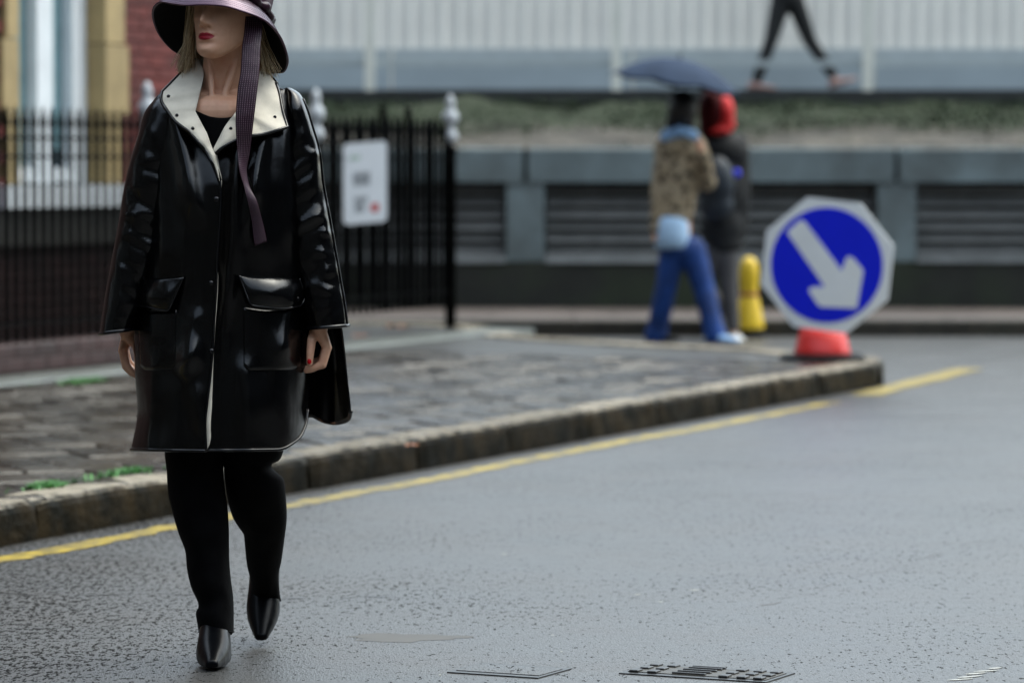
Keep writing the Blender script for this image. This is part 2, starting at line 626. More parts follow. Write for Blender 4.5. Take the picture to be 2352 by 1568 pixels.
def poly(pts, z):
    return np.array([(p[0], p[1], z) for p in pts]), [list(range(len(pts)))]


# road: one sheet to the horizon
road = mk('road', (np.array([(-500, -400, 0), (500, -400, 0), (500, 900, 0), (-500, 900, 0)]), [[0, 1, 2, 3]]), M['road'], loc=(0, 0, 0))
tag(road, 'wet grey asphalt road', None, kind='structure')

# pavement block
tip = K(9.75, 0)
far_edge = [(1.93, 21.9), (1.55, 22.45), (.9, 23.15), (.2, 24.1), (-.02, 24.7), (-.1, 25.5), (-.35, 26.05), (-1.0, 26.35), (-3.0, 26.5)]
outline = [K(-9, -.01), K(9.6, -.02), K(9.85, -.06), K(10.05, -.2)] + [np.array([x, y, 0]) for x, y in far_edge] + [np.array([-14, 26.5, 0]), np.array([-14, 5.0, 0])]
n = len(outline)
Vp = np.array([(p[0], p[1], z) for z in (.0, .122) for p in outline])
Fp = [list(range(n, 2 * n))] + [[i, (i + 1) % n, n + (i + 1) % n, n + i] for i in range(n)]
pavement = mk('pavement', (Vp, Fp), M['pavebed'], loc=(-3, 18, 0))
tag(pavement, 'wet stone paved pavement', None, kind='structure')

# kerb stones
kerb_meshes = []
M['kerb'] = mat_kerb()


def kerb_mesh(Lk, wd, seed, rough=.004):
    hw = wd / 2
    prof = [(-hw, -.01), (-hw, .124), (-hw + .012, .1345), (-hw * .3, .136), (hw - .045, .1345), (hw - .024, .129), (hw - .010, .117), (hw - .002, .098), (hw + .002, .06), (hw + .004, .02), (hw + .004, -.01)]
    prof = np.array(prof)
    rings = []
    for q, y in enumerate(np.linspace(-Lk / 2 + .005, Lk / 2 - .005, 15)):
        e = .010 if q in (0, 14) else 0
        pr = prof.copy()
        pr[1:, 0] -= e * (pr[1:, 0] > 0); pr[1:-1, 1] -= e * .6 * (pr[1:-1, 1] > .05)
        r3 = np.array([(x, y, z) for x, z in pr])
        for p in r3:
            v_ = Vector((p[0] * 9 + seed * 7, p[1] * 9, p[2] * 9))
            p[0] += rough * 1.6 * mn.noise(v_); p[2] += rough * mn.noise(v_ + Vector((5, 5, 5))) * (p[2] > .05)
        rings.append(r3)
    V, F = loft(rings, closed=False, cap0=True, cap1=True)
    return V, [f[::-1] for f in F]


for k in range(6):
    Lk = .80 + .05 * k
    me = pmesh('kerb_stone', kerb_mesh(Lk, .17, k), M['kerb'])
    bmk = bmesh.new(); bmk.from_mesh(me); bmesh.ops.recalc_face_normals(bmk, faces=bmk.faces); bmk.to_mesh(me); bmk.free()
    kerb_meshes.append((Lk, me))


def rotz_to(d):
    return Matrix.Rotation(math.atan2(-d[0], d[1]), 4, 'Z')


s, k = -8.8, 0
while s < 9.5:
    Lk, me = kerb_meshes[(k * 5 + k // 3) % 6]
    p = K(s + Lk / 2, -.083 + random.uniform(-.004, .004), random.uniform(-.003, .003))
    Mx = Matrix.Translation(p) @ rotz_to(U) @ Matrix.Rotation(random.uniform(-.006, .006), 4, 'Y')
    if p[1] > 9: inst('kerb_stone', me, Mx, pavement)
    s += Lk; k += 1
fe = resample([(*(K(9.62, -.0)[:2]), 0), (*K(9.9, -.03)[:2], 0), (*K(10.12, -.16)[:2], 0), (*K(10.2, -.4)[:2], 0)] + [(x, y, 0) for x, y in far_edge[1:]], 18)
for a, b in zip(fe[:-1], fe[1:]):
    d = b - a; L = np.linalg.norm(d); d /= L
    ins = np.array([-d[1], d[0], 0]) * .13
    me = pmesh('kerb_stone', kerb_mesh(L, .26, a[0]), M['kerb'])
    bmk = bmesh.new(); bmk.from_mesh(me); bmesh.ops.recalc_face_normals(bmk, faces=bmk.faces); bmk.to_mesh(me); bmk.free()
    inst('kerb_stone', me, Matrix.Translation((a + b) / 2 + ins) @ rotz_to(d), pavement)

# herringbone pavers, seen as long as they are in view
PW = .20
cand = []
C45 = (U + OUT) / math.sqrt(2); D45 = (U - OUT) / math.sqrt(2)


def in_pave(p):
    r = np.dot(p - K0, OUT); s_ = np.dot(p - K0, U)
    if r > -.20 or r < -3.32: return False
    if s_ > 9.6: return False
    pts = far_edge
    for (x0, y0), (x1, y1) in zip(pts[:-1], pts[1:]):
        if min(x0, x1) <= p[0] <= max(x0, x1):
            yy = y0 + (y1 - y0) * (p[0] - x0) / (x1 - x0 + 1e-9)
            if p[1] > yy - .34: return False
    if p[0] > 1.75 and p[1] > 21.6: return False
    return True


for i in range(-90, 90):
    for j in range(-90, 90):
        # herringbone: block (i,j) steps
        for o_, ctr, ax in ((0, (i + .0, j + .5), 0), (1, (i + .5, j + .0), 1)):
            k4 = (i - j) % 4
            if o_ == 0 and k4 == 0: c2 = (i + 1.0, j + .5)
            elif o_ == 1 and k4 == 3: c2 = (i + .5, j + 1.0)
            else: continue
            p = K(4, -1.7) + (C45 * c2[0] + D45 * c2[1]) * PW
            if p[1] < 10.5 or p[1] > 26.3: continue
            if abs(p[0]) > .1335 * p[1] + .55: continue
            if not in_pave(p): continue
            cand.append((p[1] + .0 * abs(p[0]), p, o_))
cand.sort(key=lambda q: q[0])
pv = []
for k in range(6):
    V, F = box((0, 0, -.02), (2 * PW - .012, PW - .012, .05), bev=.007)
    V[8:] += rng.normal(0, .0012, (4, 3))
    pv.append(pmesh('paver', (V, F), M['paver']))
rest = []
for k, (_, p, o_) in enumerate(cand):
    d = C45 if o_ == 0 else D45
    Mx = (Matrix.Translation((p[0], p[1], .1285 + random.uniform(-.0025, .0025))) @ Matrix.Rotation(math.atan2(d[1], d[0]), 4, 'Z')
          @ Matrix.Rotation(random.gauss(0, .011), 4, 'X') @ Matrix.Rotation(random.gauss(0, .009), 4, 'Y'))
    if k < 300:
        inst('paver', pv[k % 6], Mx, pavement)
    else:
        me = pv[k % 6]
        Vm = np.array([Mx @ v.co for v in me.vertices])
        rest.append((Vm, [list(f.vertices) for f in me.polygons]))
if rest:
    o = mk('far_pavers', join(*rest), M['paver'], pavement); o['kind'] = 'stuff'

# concrete edging along the railing
for k in range(16):
    s0 = -1.0 + k * .92
    c = K(s0 + .45, -3.49, .118)
    if c[1] > 25.6: break
    me = pmesh('edging_slab', box((0, 0, 0), (.32, .905, .04), bev=.006), M['strip'])
    inst('edging_slab', me, Matrix.Translation(c) @ rotz_to(U), pavement)

# yellow line, worn edges, and the wider stub by the corner


def stripe(s0, s1, r0, r1, wd, z, nseg, jit):
    A = []
    for k in range(nseg + 1):
        t = k / nseg
        c = K(s0 + (s1 - s0) * t, r0 + (r1 - r0) * t + .012 * math.sin(t * 23) + .006 * math.sin(t * 61), z)
        A.append([c - OUT * (wd / 2 + random.uniform(-jit, jit)), c + OUT * (wd / 2 + random.uniform(-jit, jit))])
    return grid(np.array(A))


tag(mk('yellow_line', stripe(-6, 8.1, .235, .20, .10, .002, 220, .017), M['yellow'], loc=(-1, 13, 0)), 'single yellow line along the kerb', kind='structure')
a0, a1 = P(1990, 908, 20.1), P(2222, 848, 22.7)
a0[2] = a1[2] = .0045
d = (a1 - a0) / np.linalg.norm(a1 - a0); nn = np.array([d[1], -d[0], 0])
A = np.array([[a0 + (a1 - a0) * t - nn * (.085 + random.uniform(-.01, .01)), a0 + (a1 - a0) * t + nn * (.085 + random.uniform(-.01, .01))] for t in np.linspace(0, 1, 24)])
tag(mk('yellow_line', grid(A), M['yellow'], loc=tuple(a0)), 'wide yellow stub beyond the kerb corner', kind='structure')

# white worn paint at the lower right corner
for (x0, y0, x1, y1) in ((2205, 1561, 2262, 1556), (2222, 1553, 2275, 1549), (2240, 1547, 2300, 1543.5), (2275, 1540, 2308, 1537.5), (2180, 1567, 2240, 1563)):
    Yc = 10584 / ((y0 + y1) / 2 - 382)
    q = []
    for t in np.linspace(0, 1, 8):
        Y = 10584 / (y0 + (y1 - y0) * t - 382)
        X = (x0 + (x1 - x0) * t - 1176) / FPX * Y
        wv = .009 * (1 - abs(2 * t - 1) ** 3) + random.uniform(0, .004)
        q.append([(X, Y - wv, .0015), (X, Y + wv, .0015)])
    tag(mk('road_marking', grid(np.array(q)), M['whitepaint']), 'worn white paint fleck on the road', kind='structure')

# small pale scraps and flecks of worn paint
for (x, y, lw_) in ((1158, 1275, 18), (1465, 1368, 14), (1598, 1358, 24), (1520, 1385, 9), (2125, 955, 12), (1010, 1586 - 32, 6), (1270, 1462, 7), (1290, 1500, 6)):
    Y = 10584 / (y - 382)
    X = (x - 1176) / FPX * Y
    h_ = lw_ / FPX * Y * .5
    q = [[(X + h_ * t, Y - .010 * (1 - t * t) - random.uniform(0, .004), .0012), (X + h_ * t, Y + .010 * (1 - t * t) + random.uniform(0, .004), .0012)] for t in np.linspace(-1, 1, 7)]
    tag(mk('road_marking', grid(np.array(q)), M['whitepaint']), 'worn white paint fleck on the road', kind='structure')

# silty puddle, sealed cracks
ang = np.linspace(0, 2 * np.pi, 60, endpoint=False)
rr = 1 + .16 * np.sin(3 * ang + 1) + .10 * np.sin(7 * ang) + .06 * np.sin(13 * ang + 2) + rng.normal(0, .03, 60)
pc = P(930, 1467, 9.75)
tag(mk('puddle', poly([(pc[0] + .145 * r_ * math.cos(a), pc[1] + .085 * r_ * math.sin(a)) for a, r_ in zip(ang, rr)], .0007), M['mud']), 'thin silty puddle', kind='structure')


def crack(pix, wd, m, name='road_crack'):
    pts = []
    for x, y in pix:
        Y = 10584 / (y - 382)
        pts.append(((x - 1176) / FPX * Y, Y, .0012))
    pts = resample(pts, 40)
    pts[:, 0] += rng.normal(0, .006, 40); pts[:, 1] += rng.normal(0, .02, 40)
    A = []
    for k, p in enumerate(pts):
        h = wd * max(0.02, .9 * random.random() + .5 * math.sin(k * .8))
        A.append([p - np.array([0, h, 0]), p + np.array([h * .3, h, 0])])
    tag(mk(name, grid(np.array(A)), m), 'crack in the asphalt', kind='structure')


crack([(1740, 1398), (1800, 1378), (1860, 1362), (1960, 1330), (2080, 1300), (2200, 1262), (2340, 1225)], .007, M['seal'])
crack([(0, 1364), (200, 1370), (420, 1367), (560, 1372), (700, 1377), (860, 1374), (1000, 1380)], .006, M['stud'])

# iron covers by the lower edge


def cover(ctr, ang_, lx, ly, name, label, studs, fill):
    th = thing(name, (ctr[0], ctr[1], 0), label, 'cover')
    ax = np.array([[math.cos(ang_), math.sin(ang_), 0], [-math.sin(ang_), math.cos(ang_), 0], [0, 0, 1]])
    c = np.array([ctr[0], ctr[1], 0])
    mk('frame', box(c + UP * .001, (lx, ly, .004), ax), M['stud'], th)
    mk('plate', box(c + UP * .0026, (lx - .022, ly - .055, .004), ax), fill, th)
    for (a, b, sx, sy) in studs:
        mk('stud', box(c + ax[0] * a * lx + ax[1] * b * ly + UP * .0065, (sx, sy, .005), ax, .0015), M['stud'], th)


st = []
for a in (-.42, -.30, .18, .30, .42):
    for b in (-.3, 0, .3):
        st.append((a + random.uniform(-.01, .01), b, .022, .030))
for b in (-.3, -.12, .06, .24, .36): st.append((-.06, b, .085, .008))
cover((-.006, 9.10), R(-26), .24, .185, 'stopcock_cover', 'small rectangular cover with a dark rim set in the road', [], M['road'])
cover((.462, 9.052), R(-26), .375, .185, 'drain_cover', 'studded iron cover at the bottom edge of the road', st, M['metalcover'])

# ------------------------------------------------------------------ far side of the side street
far_pv = mk('far_pavement', box((0, 28.9, .045), (40, 3.5, .09)), M['pavebed'], loc=(0, 28.9, 0))
tag(far_pv, 'far pavement below the louvred wall', kind='structure')
fs = pmesh('paving_slab', box((0, 0, 0), (.89, .84, .03), bev=.004), M['farslab'])
for i in range(-6, 7):
    for j in range(3):
        inst('paving_slab', fs, Matrix.Translation((i * .9 + .3 * (j % 2), 27.75 + j * .85, .088 + random.uniform(-.002, .002))), far_pv)
fk = pmesh('kerb_stone', box((0, 0, 0), (.9, .16, .115), bev=.012), M['kerbface'])
for i in range(-7, 8):
    inst('kerb_stone', fk, Matrix.Translation((i * .912, 27.2, .0575)), far_pv)

WY = 30.0
lw = thing('retaining_wall', (0, WY, 0), 'long low concrete wall with louvred vents, across the side street', 'wall')
mk('plinth', box((0, WY + .25, .25), (30, .5, .42)), M['mosswall'], lw)
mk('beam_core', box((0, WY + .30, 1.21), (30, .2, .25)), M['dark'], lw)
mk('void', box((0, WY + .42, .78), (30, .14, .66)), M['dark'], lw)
p0 = (1207 - 1176) / FPX * WY
for k in range(-3, 4):
    xk = p0 + k * 2.9
    mk('pier', box((xk, WY + .18, .765), (.30, .36, .62), bev=.0), M['concrete'], lw)
    mk('sill', box((xk + 1.45, WY + .10, .475), (2.59, .24, .05)), M['sillstone'], lw)
    mk('beam', box((xk + 1.45, WY + .20, 1.21), (2.86, .44, .27), bev=.012), M['concrete'], lw)
    if -6.5 < xk < 5:
        slat = pmesh('slat', box((0, 0, 0), (2.57, .012, .088), [(1, 0, 0), (0, .72, -.69), (0, .69, .72)]), M['louvre'])
        for q in range(6):
            inst('slat', slat, Matrix.Translation((xk + 1.45, WY + .12, .545 + q * .094)), lw)

# planted bank behind the wall
nx, ny = 160, 40
gx, gy = np.linspace(-9, 9, nx), np.linspace(WY + .40, WY + 3.4, ny)
A = np.zeros((ny, nx, 3))
for j in range(ny):
    for i in range(nx):
        t = j / (ny - 1)
        z = 1.28 + .50 * t + .09 * mn.noise((gx[i] * 1.3, gy[j] * 1.6, 0)) + .04 * mn.noise((gx[i] * 4, gy[j] * 4, 3))
        A[j, i] = (gx[i], gy[j], z if j else 1.2)
bank = mk('bank', grid(A), M['bank'], smooth=True, loc=(0, WY + 1, 0))
tag(bank, 'stony bank above the louvred wall', kind='structure')
LV, LF = [], []
for k in range(30000):
    x = random.uniform(-8.5, 8.5)
    dens = mn.noise((x * .9, 5, 1)) * .5 + .5
    t = 1 - random.random() * (.45 + .45 * dens) if random.random() < .93 else random.random()
    y = WY + .45 + 2.9 * t
    z = 1.30 + .47 * t + random.uniform(0, .045)
    if mn.noise((x * 1.1, t * 2.2, 7)) < -.2 and random.random() < .7: continue
    sz = random.uniform(.018, .042)
    a, b = random.uniform(0, 6.28), random.uniform(-.7, .9)
    dx = np.array([math.cos(a), math.sin(a), 0]) * sz
    dz = np.array([-math.sin(a) * math.cos(b) * .6, math.cos(a) * math.cos(b) * .6, abs(math.sin(b)) + .3]) * sz
    c = np.array([x, y, z]); n0 = len(LV)
    LV += [c - dx * .5, c + dz * .5 - dx * .1, c + dx * .6 + dz * .6, c + dx * .2 - dz * .1]
    LF.append([n0, n0 + 3, n0 + 2, n0 + 1])
o = mk('bank_plants', (np.array(LV), LF), M['leaf'], loc=(0, WY + 2, 1.3))
tag(o, 'dark green plants trailing along the top of the bank', 'plants', kind='stuff')

# raised walkway and hoarding
wk = thing('walkway', (0, 33.2, 1.3), 'raised steel walkway with a pale guard rail above the bank', 'walkway')
mk('deck', box((0, 34.1, 1.80), (30, 1.9, .12)), M['deck'], wk)
mk('guard_rail', box((0, 33.22, 2.085), (30, .03, .055)), M['rail'], wk)
for px in (270, 850, 1415, 1990, 2570):
    x = (px - 1176) / FPX * 33.2
    mk('post', box((x, 33.17, 2.9), (.085, .06, 2.1)), M['cladpost'], wk)
for px in (560, 850, 1130, 1415, 1700, 1990, 2290):
    x = (px - 1176) / FPX * 33.4
    mk('support', box((x, 33.3, 1.56), (.11, .11, .36)), M['deck'], wk)
hd = thing('hoarding', (0, 35.2, 1.86), 'tall cream corrugated hoarding with a blue-grey base panel', 'hoarding')
for k in range(-6, 7):
    mk('base_panel', box((k * 2.2, 35.1, 1.995), (2.19, .05, .27)), M['panel'], hd)
    mk('perforated_strip', box((k * 2.2, 35.13, 2.2), (2.19, .02, .14)), M['rail'], hd)
sheets = []
per = .15
xs = []
x = -.60
prof = []
for k in range(8):
    x = k * per
    prof += [(x, 0), (x + .085, 0), (x + .10, -.035), (x + .135, -.035), (x + .15, 0)]
prof = np.array(prof); prof[:, 0] -= .6
sh = pmesh('cladding_sheet', loft([np.stack([prof[:, 0], prof[:, 1], np.full(len(prof), z)], 1) for z in (0, 2.6)], closed=False), M['clad'])
for k in range(-12, 13):
    inst('cladding_sheet', sh, Matrix.Translation((k * 1.2, 35.2 - .004 * (k % 2), 2.255)), hd)

# ------------------------------------------------------------------ left: railing, plinth, brick house
RC = np.array([-.41, 25.6, 0])          # corner post


def RL(s, r, z):                        # s towards the camera along the railing, r towards the street
    return RC - U * s + OUT * r + UP * z


BAR = pmesh('bar', join(lathe([(.0155, .0), (.0155, 1.14), (.021, 1.145), (.021, 1.165), (.005, 1.245)], (0, 0, 0), 8)), M['iron'])
POST_PROF = [(.038, 0), (.038, 1.16), (.05, 1.165), (.05, 1.19), (.028, 1.2), (.028, 1.215)]
FIN = [(.02, 1.215), (.058, 1.245), (.062, 1.27), (.05, 1.30), (.026, 1.325), (.03, 1.335), (.058, 1.36), (.068, 1.39), (.060, 1.42), (.036, 1.445), (.032, 1.46), (.037, 1.475), (.037, 1.50), (.022, 1.53), (.006, 1.545)]


def bay(p_a, p_b, label, base, gate=False, nbars=None):
    d = p_b - p_a; L = np.linalg.norm(d); d /= L
    th = thing('iron_railing', tuple(p_a + UP * base), label, 'railing', 'bays of iron railing round the corner house')
    o = mk('post', lathe(POST_PROF, p_a + UP * .13, 14), M['iron'], th, True)
    mk('finial', lathe([(r_ * .82, z_) for r_, z_ in FIN], p_a + UP * .13, 16), M['finial'], o, True)
    ax = np.array([d, np.cross(UP, d), UP])
    for z in (.10, .98, 1.08):
        mk('rail', box((p_a + p_b) / 2 + UP * (base + z), (L - .06, .03, .014), ax), M['iron'], th)
    nb = nbars or int(round(L / .1))
    for k in range(1, nb):
        inst('bar', BAR, Matrix.Translation(p_a + d * L * k / nb + UP * (base - .0)), th)
    if gate:
        for f in (.33, .52):
            mk('stile', box(p_a + d * L * f + UP * (base + .66), (.035, .035, 1.30), ax), M['iron'], th)
    return th


BASE = .27
ss = [0, 2.10, 4.32, 6.5, 8.7]
labels = ['black iron railing bay at the pavement corner, carrying the white notice board',
          'black iron railing bay with silver finial, partly behind the woman in the black coat',
          'black iron railing bay in front of the sash window',
          'black iron railing bay at the left edge of the picture']
for k in range(4):
    bay(RL(ss[k], 0, 0), RL(ss[k + 1], 0, 0), labels[k], BASE, gate=(k == 0))
bay(RC - OUT * 3.0, RC - OUT * .06, 'black iron railing bay returning along the side street behind the notice board', BASE)
# stay bar of the corner bay
pl = thing('railing_plinth', tuple(RL(5, 0, .12)), 'low dark red brick plinth under the railing by the brick house', 'plinth')
for k in range(30):
    for c_ in range(2):
        s0 = 2.2 + k * .226 + .113 * c_
        me = M['plinthbrick']
        if k == 0 and c_ == 0:
            pb = pmesh('brick', box((0, 0, 0), (.26, .216, .066), bev=.006), me)
        inst('brick', pb, Matrix.Translation(RL(s0, 0, .165 + .074 * c_)) @ rotz_to(U), pl)
mk('mortar_core', box(RL(5.6, 0, .19), (.235, 7.0, .14), [OUT, U, UP]), M['mortar'], pl)

# white notice board hung on the corner bay
bc = P(838.5, 420, 24.05)
nb_ = thing('notice_board', tuple(bc - UP * .27), 'white notice board with rounded corners hung on the black corner railing', 'notice board')
bx = np.array([.955, .295, 0]); bx /= np.linalg.norm(bx)
tl = math.radians(4.5)
ex = bx * math.cos(tl) + UP * math.sin(tl); ez = UP
en = np.cross(ex, ez); en /= np.linalg.norm(en)


def rrect(hw, hh, r, n=6):
    out = []
    for cx, cy, a0_ in ((hw - r, hh - r, 0), (-hw + r, hh - r, 90), (-hw + r, -hh + r, 180), (hw - r, -hh + r, 270)):
        for k in range(n + 1):
            a = math.radians(a0_ + 90 * k / n)
            out.append((cx + r * math.cos(a), cy + r * math.sin(a)))
    return out


def slab(pts, c, ex, ez, en, t0, t1):
    n = len(pts)
    V = [c + ex * x + ez * y + en * t for t in (t0, t1) for x, y in pts]
    F = [list(range(n))[::-1], list(range(n, 2 * n))] + [[i, (i + 1) % n, n + (i + 1) % n, n + i] for i in range(n)]
    return np.array(V), F


mk('board', slab(rrect(.141, .252, .03), bc, ex, ez, en, -.004, .004), M['board'], nb_)
kk = .2822 / 690.0


def btext(x0, x1, y0, y1, nst, m, name):
    for q in range(nst):
        xx = x0 + (x1 - x0) * (q + .5) / nst
        hw = (x1 - x0) / nst * .27
        cx, cy = (xx - 480) * kk, -((y0 + y1) / 2 - 770) * kk * .99
        mk(name, slab([(cx - hw * kk, cy - (y1 - y0) / 2 * kk), (cx + hw * kk, cy - (y1 - y0) / 2 * kk), (cx + hw * kk, cy + (y1 - y0) / 2 * kk), (cx - hw * kk, cy + (y1 - y0) / 2 * kk)], bc, ex, ez, en, .0042, .006), m, nb_)


btext(290, 560, 600, 800, 7, M['boardtext'], 'lettering')
btext(300, 520, 980, 1060, 5, M['boardtext'], 'lettering')
btext(310, 470, 1080, 1210, 4, M['boardtext'], 'lettering')
btext(230, 400, 345, 400, 4, M['boardgreen'], 'lettering')
mk('red_mark', slab([(x * .03 + (630 - 480) * kk, y * .03 - (1160 - 770) * kk) for x, y in [(math.cos(a), math.sin(a)) for a in np.linspace(0, 6.28, 16, endpoint=False)]], bc, ex, ez, en, .0042, .006), M['boardred'], nb_)

# the brick house
E = np.array([-1.84, 24.75, 0])


def H(s, r, z):
    return E - U * s + OUT * r + UP * z


HX = np.array([-U, OUT, UP])
hs_ = thing('brick_house', tuple(H(2, -.3, 0)), 'red brick house with cream stone window surround and white sashes behind the railing', 'house')
WS0, WS1, WZ0, WZ1 = 1.68, 2.73, 1.06, 3.1     # window opening


def hbox(name, s0, s1, r0, r1, z0, z1, m, par=None, bev=0):
    return mk(name, box(H((s0 + s1) / 2, (r0 + r1) / 2, (z0 + z1) / 2), (s1 - s0, r1 - r0, z1 - z0), HX, bev), m, par or hs_)


wall_parts = []
for (s0, s1, z0, z1) in ((.0, WS0, 0, 6.2), (WS1, 4.2, 0, 6.2), (WS0, WS1, 0, WZ0), (WS0, WS1, WZ1, 6.2)):
    wall_parts.append(box(H((s0 + s1) / 2, -.2, (z0 + z1) / 2), (s1 - s0 - .001, .38, z1 - z0 - .001), HX))
wl = mk('wall', join(*wall_parts), M['mortar'], hs_)
mk('side_wall', box(H(9.1, -.2, 3.1), (9.79, .40, 6.2), HX), M['bricktex'], hs_)
mk('rear_block', box(H(7, -4.4, 3.1), (13.98, 7.98, 6.2), HX), M['bricktex'], hs_)
mk('roof', loft([np.array([H(s_, r_, z_) for s_, r_, z_ in ((-.2, .2, 6.21), (-.2, -8.6, 6.21), (-.2, -4.3, 7.6))]),
                 np.array([H(s_, r_, z_) for s_, r_, z_ in ((14.2, .2, 6.21), (14.2, -8.6, 6.21), (14.2, -4.3, 7.6))])], True, True, True), M['roof'], hs_)
bk = pmesh('brick', box((0, 0, 0), (.216, .03, .066), bev=0), M['brick'])
bkd = pmesh('brick', box((0, 0, 0), (.216, .03, .066), bev=0), M['shadedbrick'])
bl = []
for row in range(35):
    z = .05 + row * .075
    for k in range(20):
        s_ = .06 + k * .225 + (.1125 if row % 2 else 0)
        if s_ > 4.1: continue
        if WS0 - .24 < s_ < WS1 + .24 and z > WZ0 - .12 and z < WZ1 + .2: continue
        if s_ < .30 and z > .3: continue
        bl.append((s_, z))
bl.sort(key=lambda q: (q[0] > 3.1, q[1] < .35, q[1] > 2.35))
bricks_rest = []
for k, (s_, z) in enumerate(bl):
    p = H(s_, -.002 + random.uniform(-.003, .003), z)
    ax = Matrix.Translation(p) @ Matrix.Rotation(math.atan2(-U[1], -U[0]), 4, 'Z')
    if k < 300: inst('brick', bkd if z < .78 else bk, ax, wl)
    else: bricks_rest.append((np.array([ax @ v.co for v in bk.vertices]), [list(f.vertices) for f in bk.polygons]))
if bricks_rest:
    o = mk('outer_bricks', join(*bricks_rest), M['brick'], wl); o['kind'] = 'stuff'
# cream corner stones
for k in range(8):
    wq = .34 if k % 2 else .30
    hbox('corner_stone', -.01, wq, -.02, .03, .32 + k * .33, .32 + k * .33 + .322, M['yellowstone'], None, .0)
# window
wn = hbox('window', WS0 + .0, WS1 - .0, -.20, -.18, WZ0 + .02, WZ1 - .02, M['glass'])
for s0, s1 in ((WS0 - .24, WS0), (WS1, WS1 + .14)):
    for k in range(5):
        ex_ = .05 if k % 2 else 0
        a_, b_ = (s0 - ex_, s1) if s0 < WS0 else (s0, s1 + ex_)
        hbox('jamb_stone', a_, b_, -.30, .035, WZ0 + .04 + k * .42, WZ0 + .04 + k * .42 + .412, M['yellowstone'])
hbox('lintel', WS0 - .28, WS1 + .28, -.28, .05, WZ1, WZ1 + .25, M['yellowstone'])
hbox('sill', WS0 - .28, WS1 + .28, -.28, .12, WZ0 - .10, WZ0 + .03, M['whiteframe'])
hbox('under_sill_band', WS0 - .3, WS1 + .3, -.005, .06, WZ0 - .32, WZ0 - .10, M['pavebed'])  # plain dark band directly under the sill
for s0, s1 in ((1.69, 1.86), (2.10, 2.29), (2.68, 2.73)):
    mk('sash_stile', box(H((s0 + s1) / 2, -.13, (WZ0 + WZ1) / 2 + .02), (s1 - s0, .07, WZ1 - WZ0 - .04), HX), M['whiteframe'], wn)
for z in (WZ0 + .09, 2.45, WZ1 - .05):
    mk('sash_rail', box(H((WS0 + WS1) / 2, -.135, z), (WS1 - WS0, .06, .09), HX), M['whiteframe'], wn)
mk('pane_tint', box(H(2.48, -.172, 2.1), (.38, .008, 2.0), HX), M['glasstint'], wn)  # teal sheet over the pane gives the glass its tone
mk('pane_tint', box(H(1.98, -.172, 2.2), (.235, .008, 1.8), HX), M['glasstint'], wn)

# unseen houses added round the viewer to block low sky and darken wet reflections


def added_house(p0, p1, depth, hgt, nrm, label, group, cols=3, rows=3):
    """front from p0 to p1, nrm = unit vector out of the front"""
    p0, p1, nrm = np.array([*p0, 0.]), np.array([*p1, 0.]), np.array([*nrm, 0.])
    d = p1 - p0; L = np.linalg.norm(d); d /= L
    ax = [d, nrm, UP]
    c = (p0 + p1) / 2
    tb = thing('unseen_house', tuple(c), label, 'house', group)
    mk('wall', box(c - nrm * depth / 2 + UP * hgt / 2, (L - .02, depth, hgt), ax), M['addedhousebrick'], tb)
    mk('roof', loft([np.array([q + nrm * .3 + UP * hgt, q - nrm * (depth + .3) + UP * hgt, q - nrm * depth / 2 + UP * (hgt + 2.4)]) for q in (p0, p1)], True, True, True), M['roof'], tb)
    for i in range(cols):
        for j in range(rows):
            q = p0 + d * L * (i + .5) / cols + UP * (2.1 + j * 3.5)
            f = mk('window', box(q + nrm * .0, (1.2, .12, 1.9), ax), M['whiteframe'], tb)
            mk('pane', box(q + nrm * .062, (1.04, .02, 1.74), ax), M['glass'], f)


for k, wh in enumerate(('far left', 'left middle', 'right middle', 'far right')):
    added_house((-22 + k * 11, -9), (-11 + k * 11, -9), 8, 12.0, (0, 1), 'unseen added terraced house at the %s of the row behind the viewer' % wh, 'row behind the viewer')
for k, wh in enumerate(('nearest', 'middle', 'farthest')):
    added_house((13, -8 + k * 9.3), (13, 1.3 + k * 9.3), 8, 10.5, (-1, 0), 'unseen added terraced house, %s of the row beyond the right edge' % wh, 'row beyond the right edge')
for k, wh in enumerate(('next to the brick house with the railing', 'farthest back')):
    a_, b_ = H(14.3 + k * 9, 0, 0), H(23.2 + k * 9, 0, 0)
    added_house(a_[:2], b_[:2], 8, 9.5, OUT[:2], 'unseen added terraced house of the left hand row, %s' % wh, 'row beyond the left edge', rows=2)

# ------------------------------------------------------------------ keep-right sign on the corner
SY = 21.06
sc0 = P(1899, 608.8, SY)
sg = thing('direction_sign', (sc0[0], SY, .13), 'octagonal blue sign with a white arrow on a red cone at the kerb corner', 'road sign')
ya = R(19)
ex = np.array([math.cos(ya), -math.sin(ya), 0]); ez = np.array([0, .05, 1.0]); ez /= np.linalg.norm(ez)
en = np.cross(ex, ez); en /= np.linalg.norm(en)
if en[1] > 0: en = -en
octo = [(.389 * math.cos(R(22.5 + 45 * k - 6.5)), .389 * math.sin(R(22.5 + 45 * k - 6.5))) for k in range(8)]
mk('plate', slab(octo, sc0, ex, ez, en, -.012, .004), M['signwhite'], sg)
mk('blue_disc', slab([(.316 * math.cos(a), .316 * math.sin(a)) for a in np.linspace(0, 2 * np.pi, 64, endpoint=False)], sc0, ex, ez, en, .0042, .0062), M['signblue'], sg)
arrow = [(530, 405), (545, 380), (620, 310), (655, 300), (680, 325), (965, 712), (1000, 610), (1025, 595), (1050, 602), (1125, 690), (1137, 715), (1085, 1020), (800, 1012), (775, 995), (705, 890), (705, 868), (725, 850), (828, 845)]
cxz, cyz = 843, 668
ar = [((x - cxz) / 447 * .316 * 1.0, -(y - cyz) / 474 * .316) for x, y in arrow]
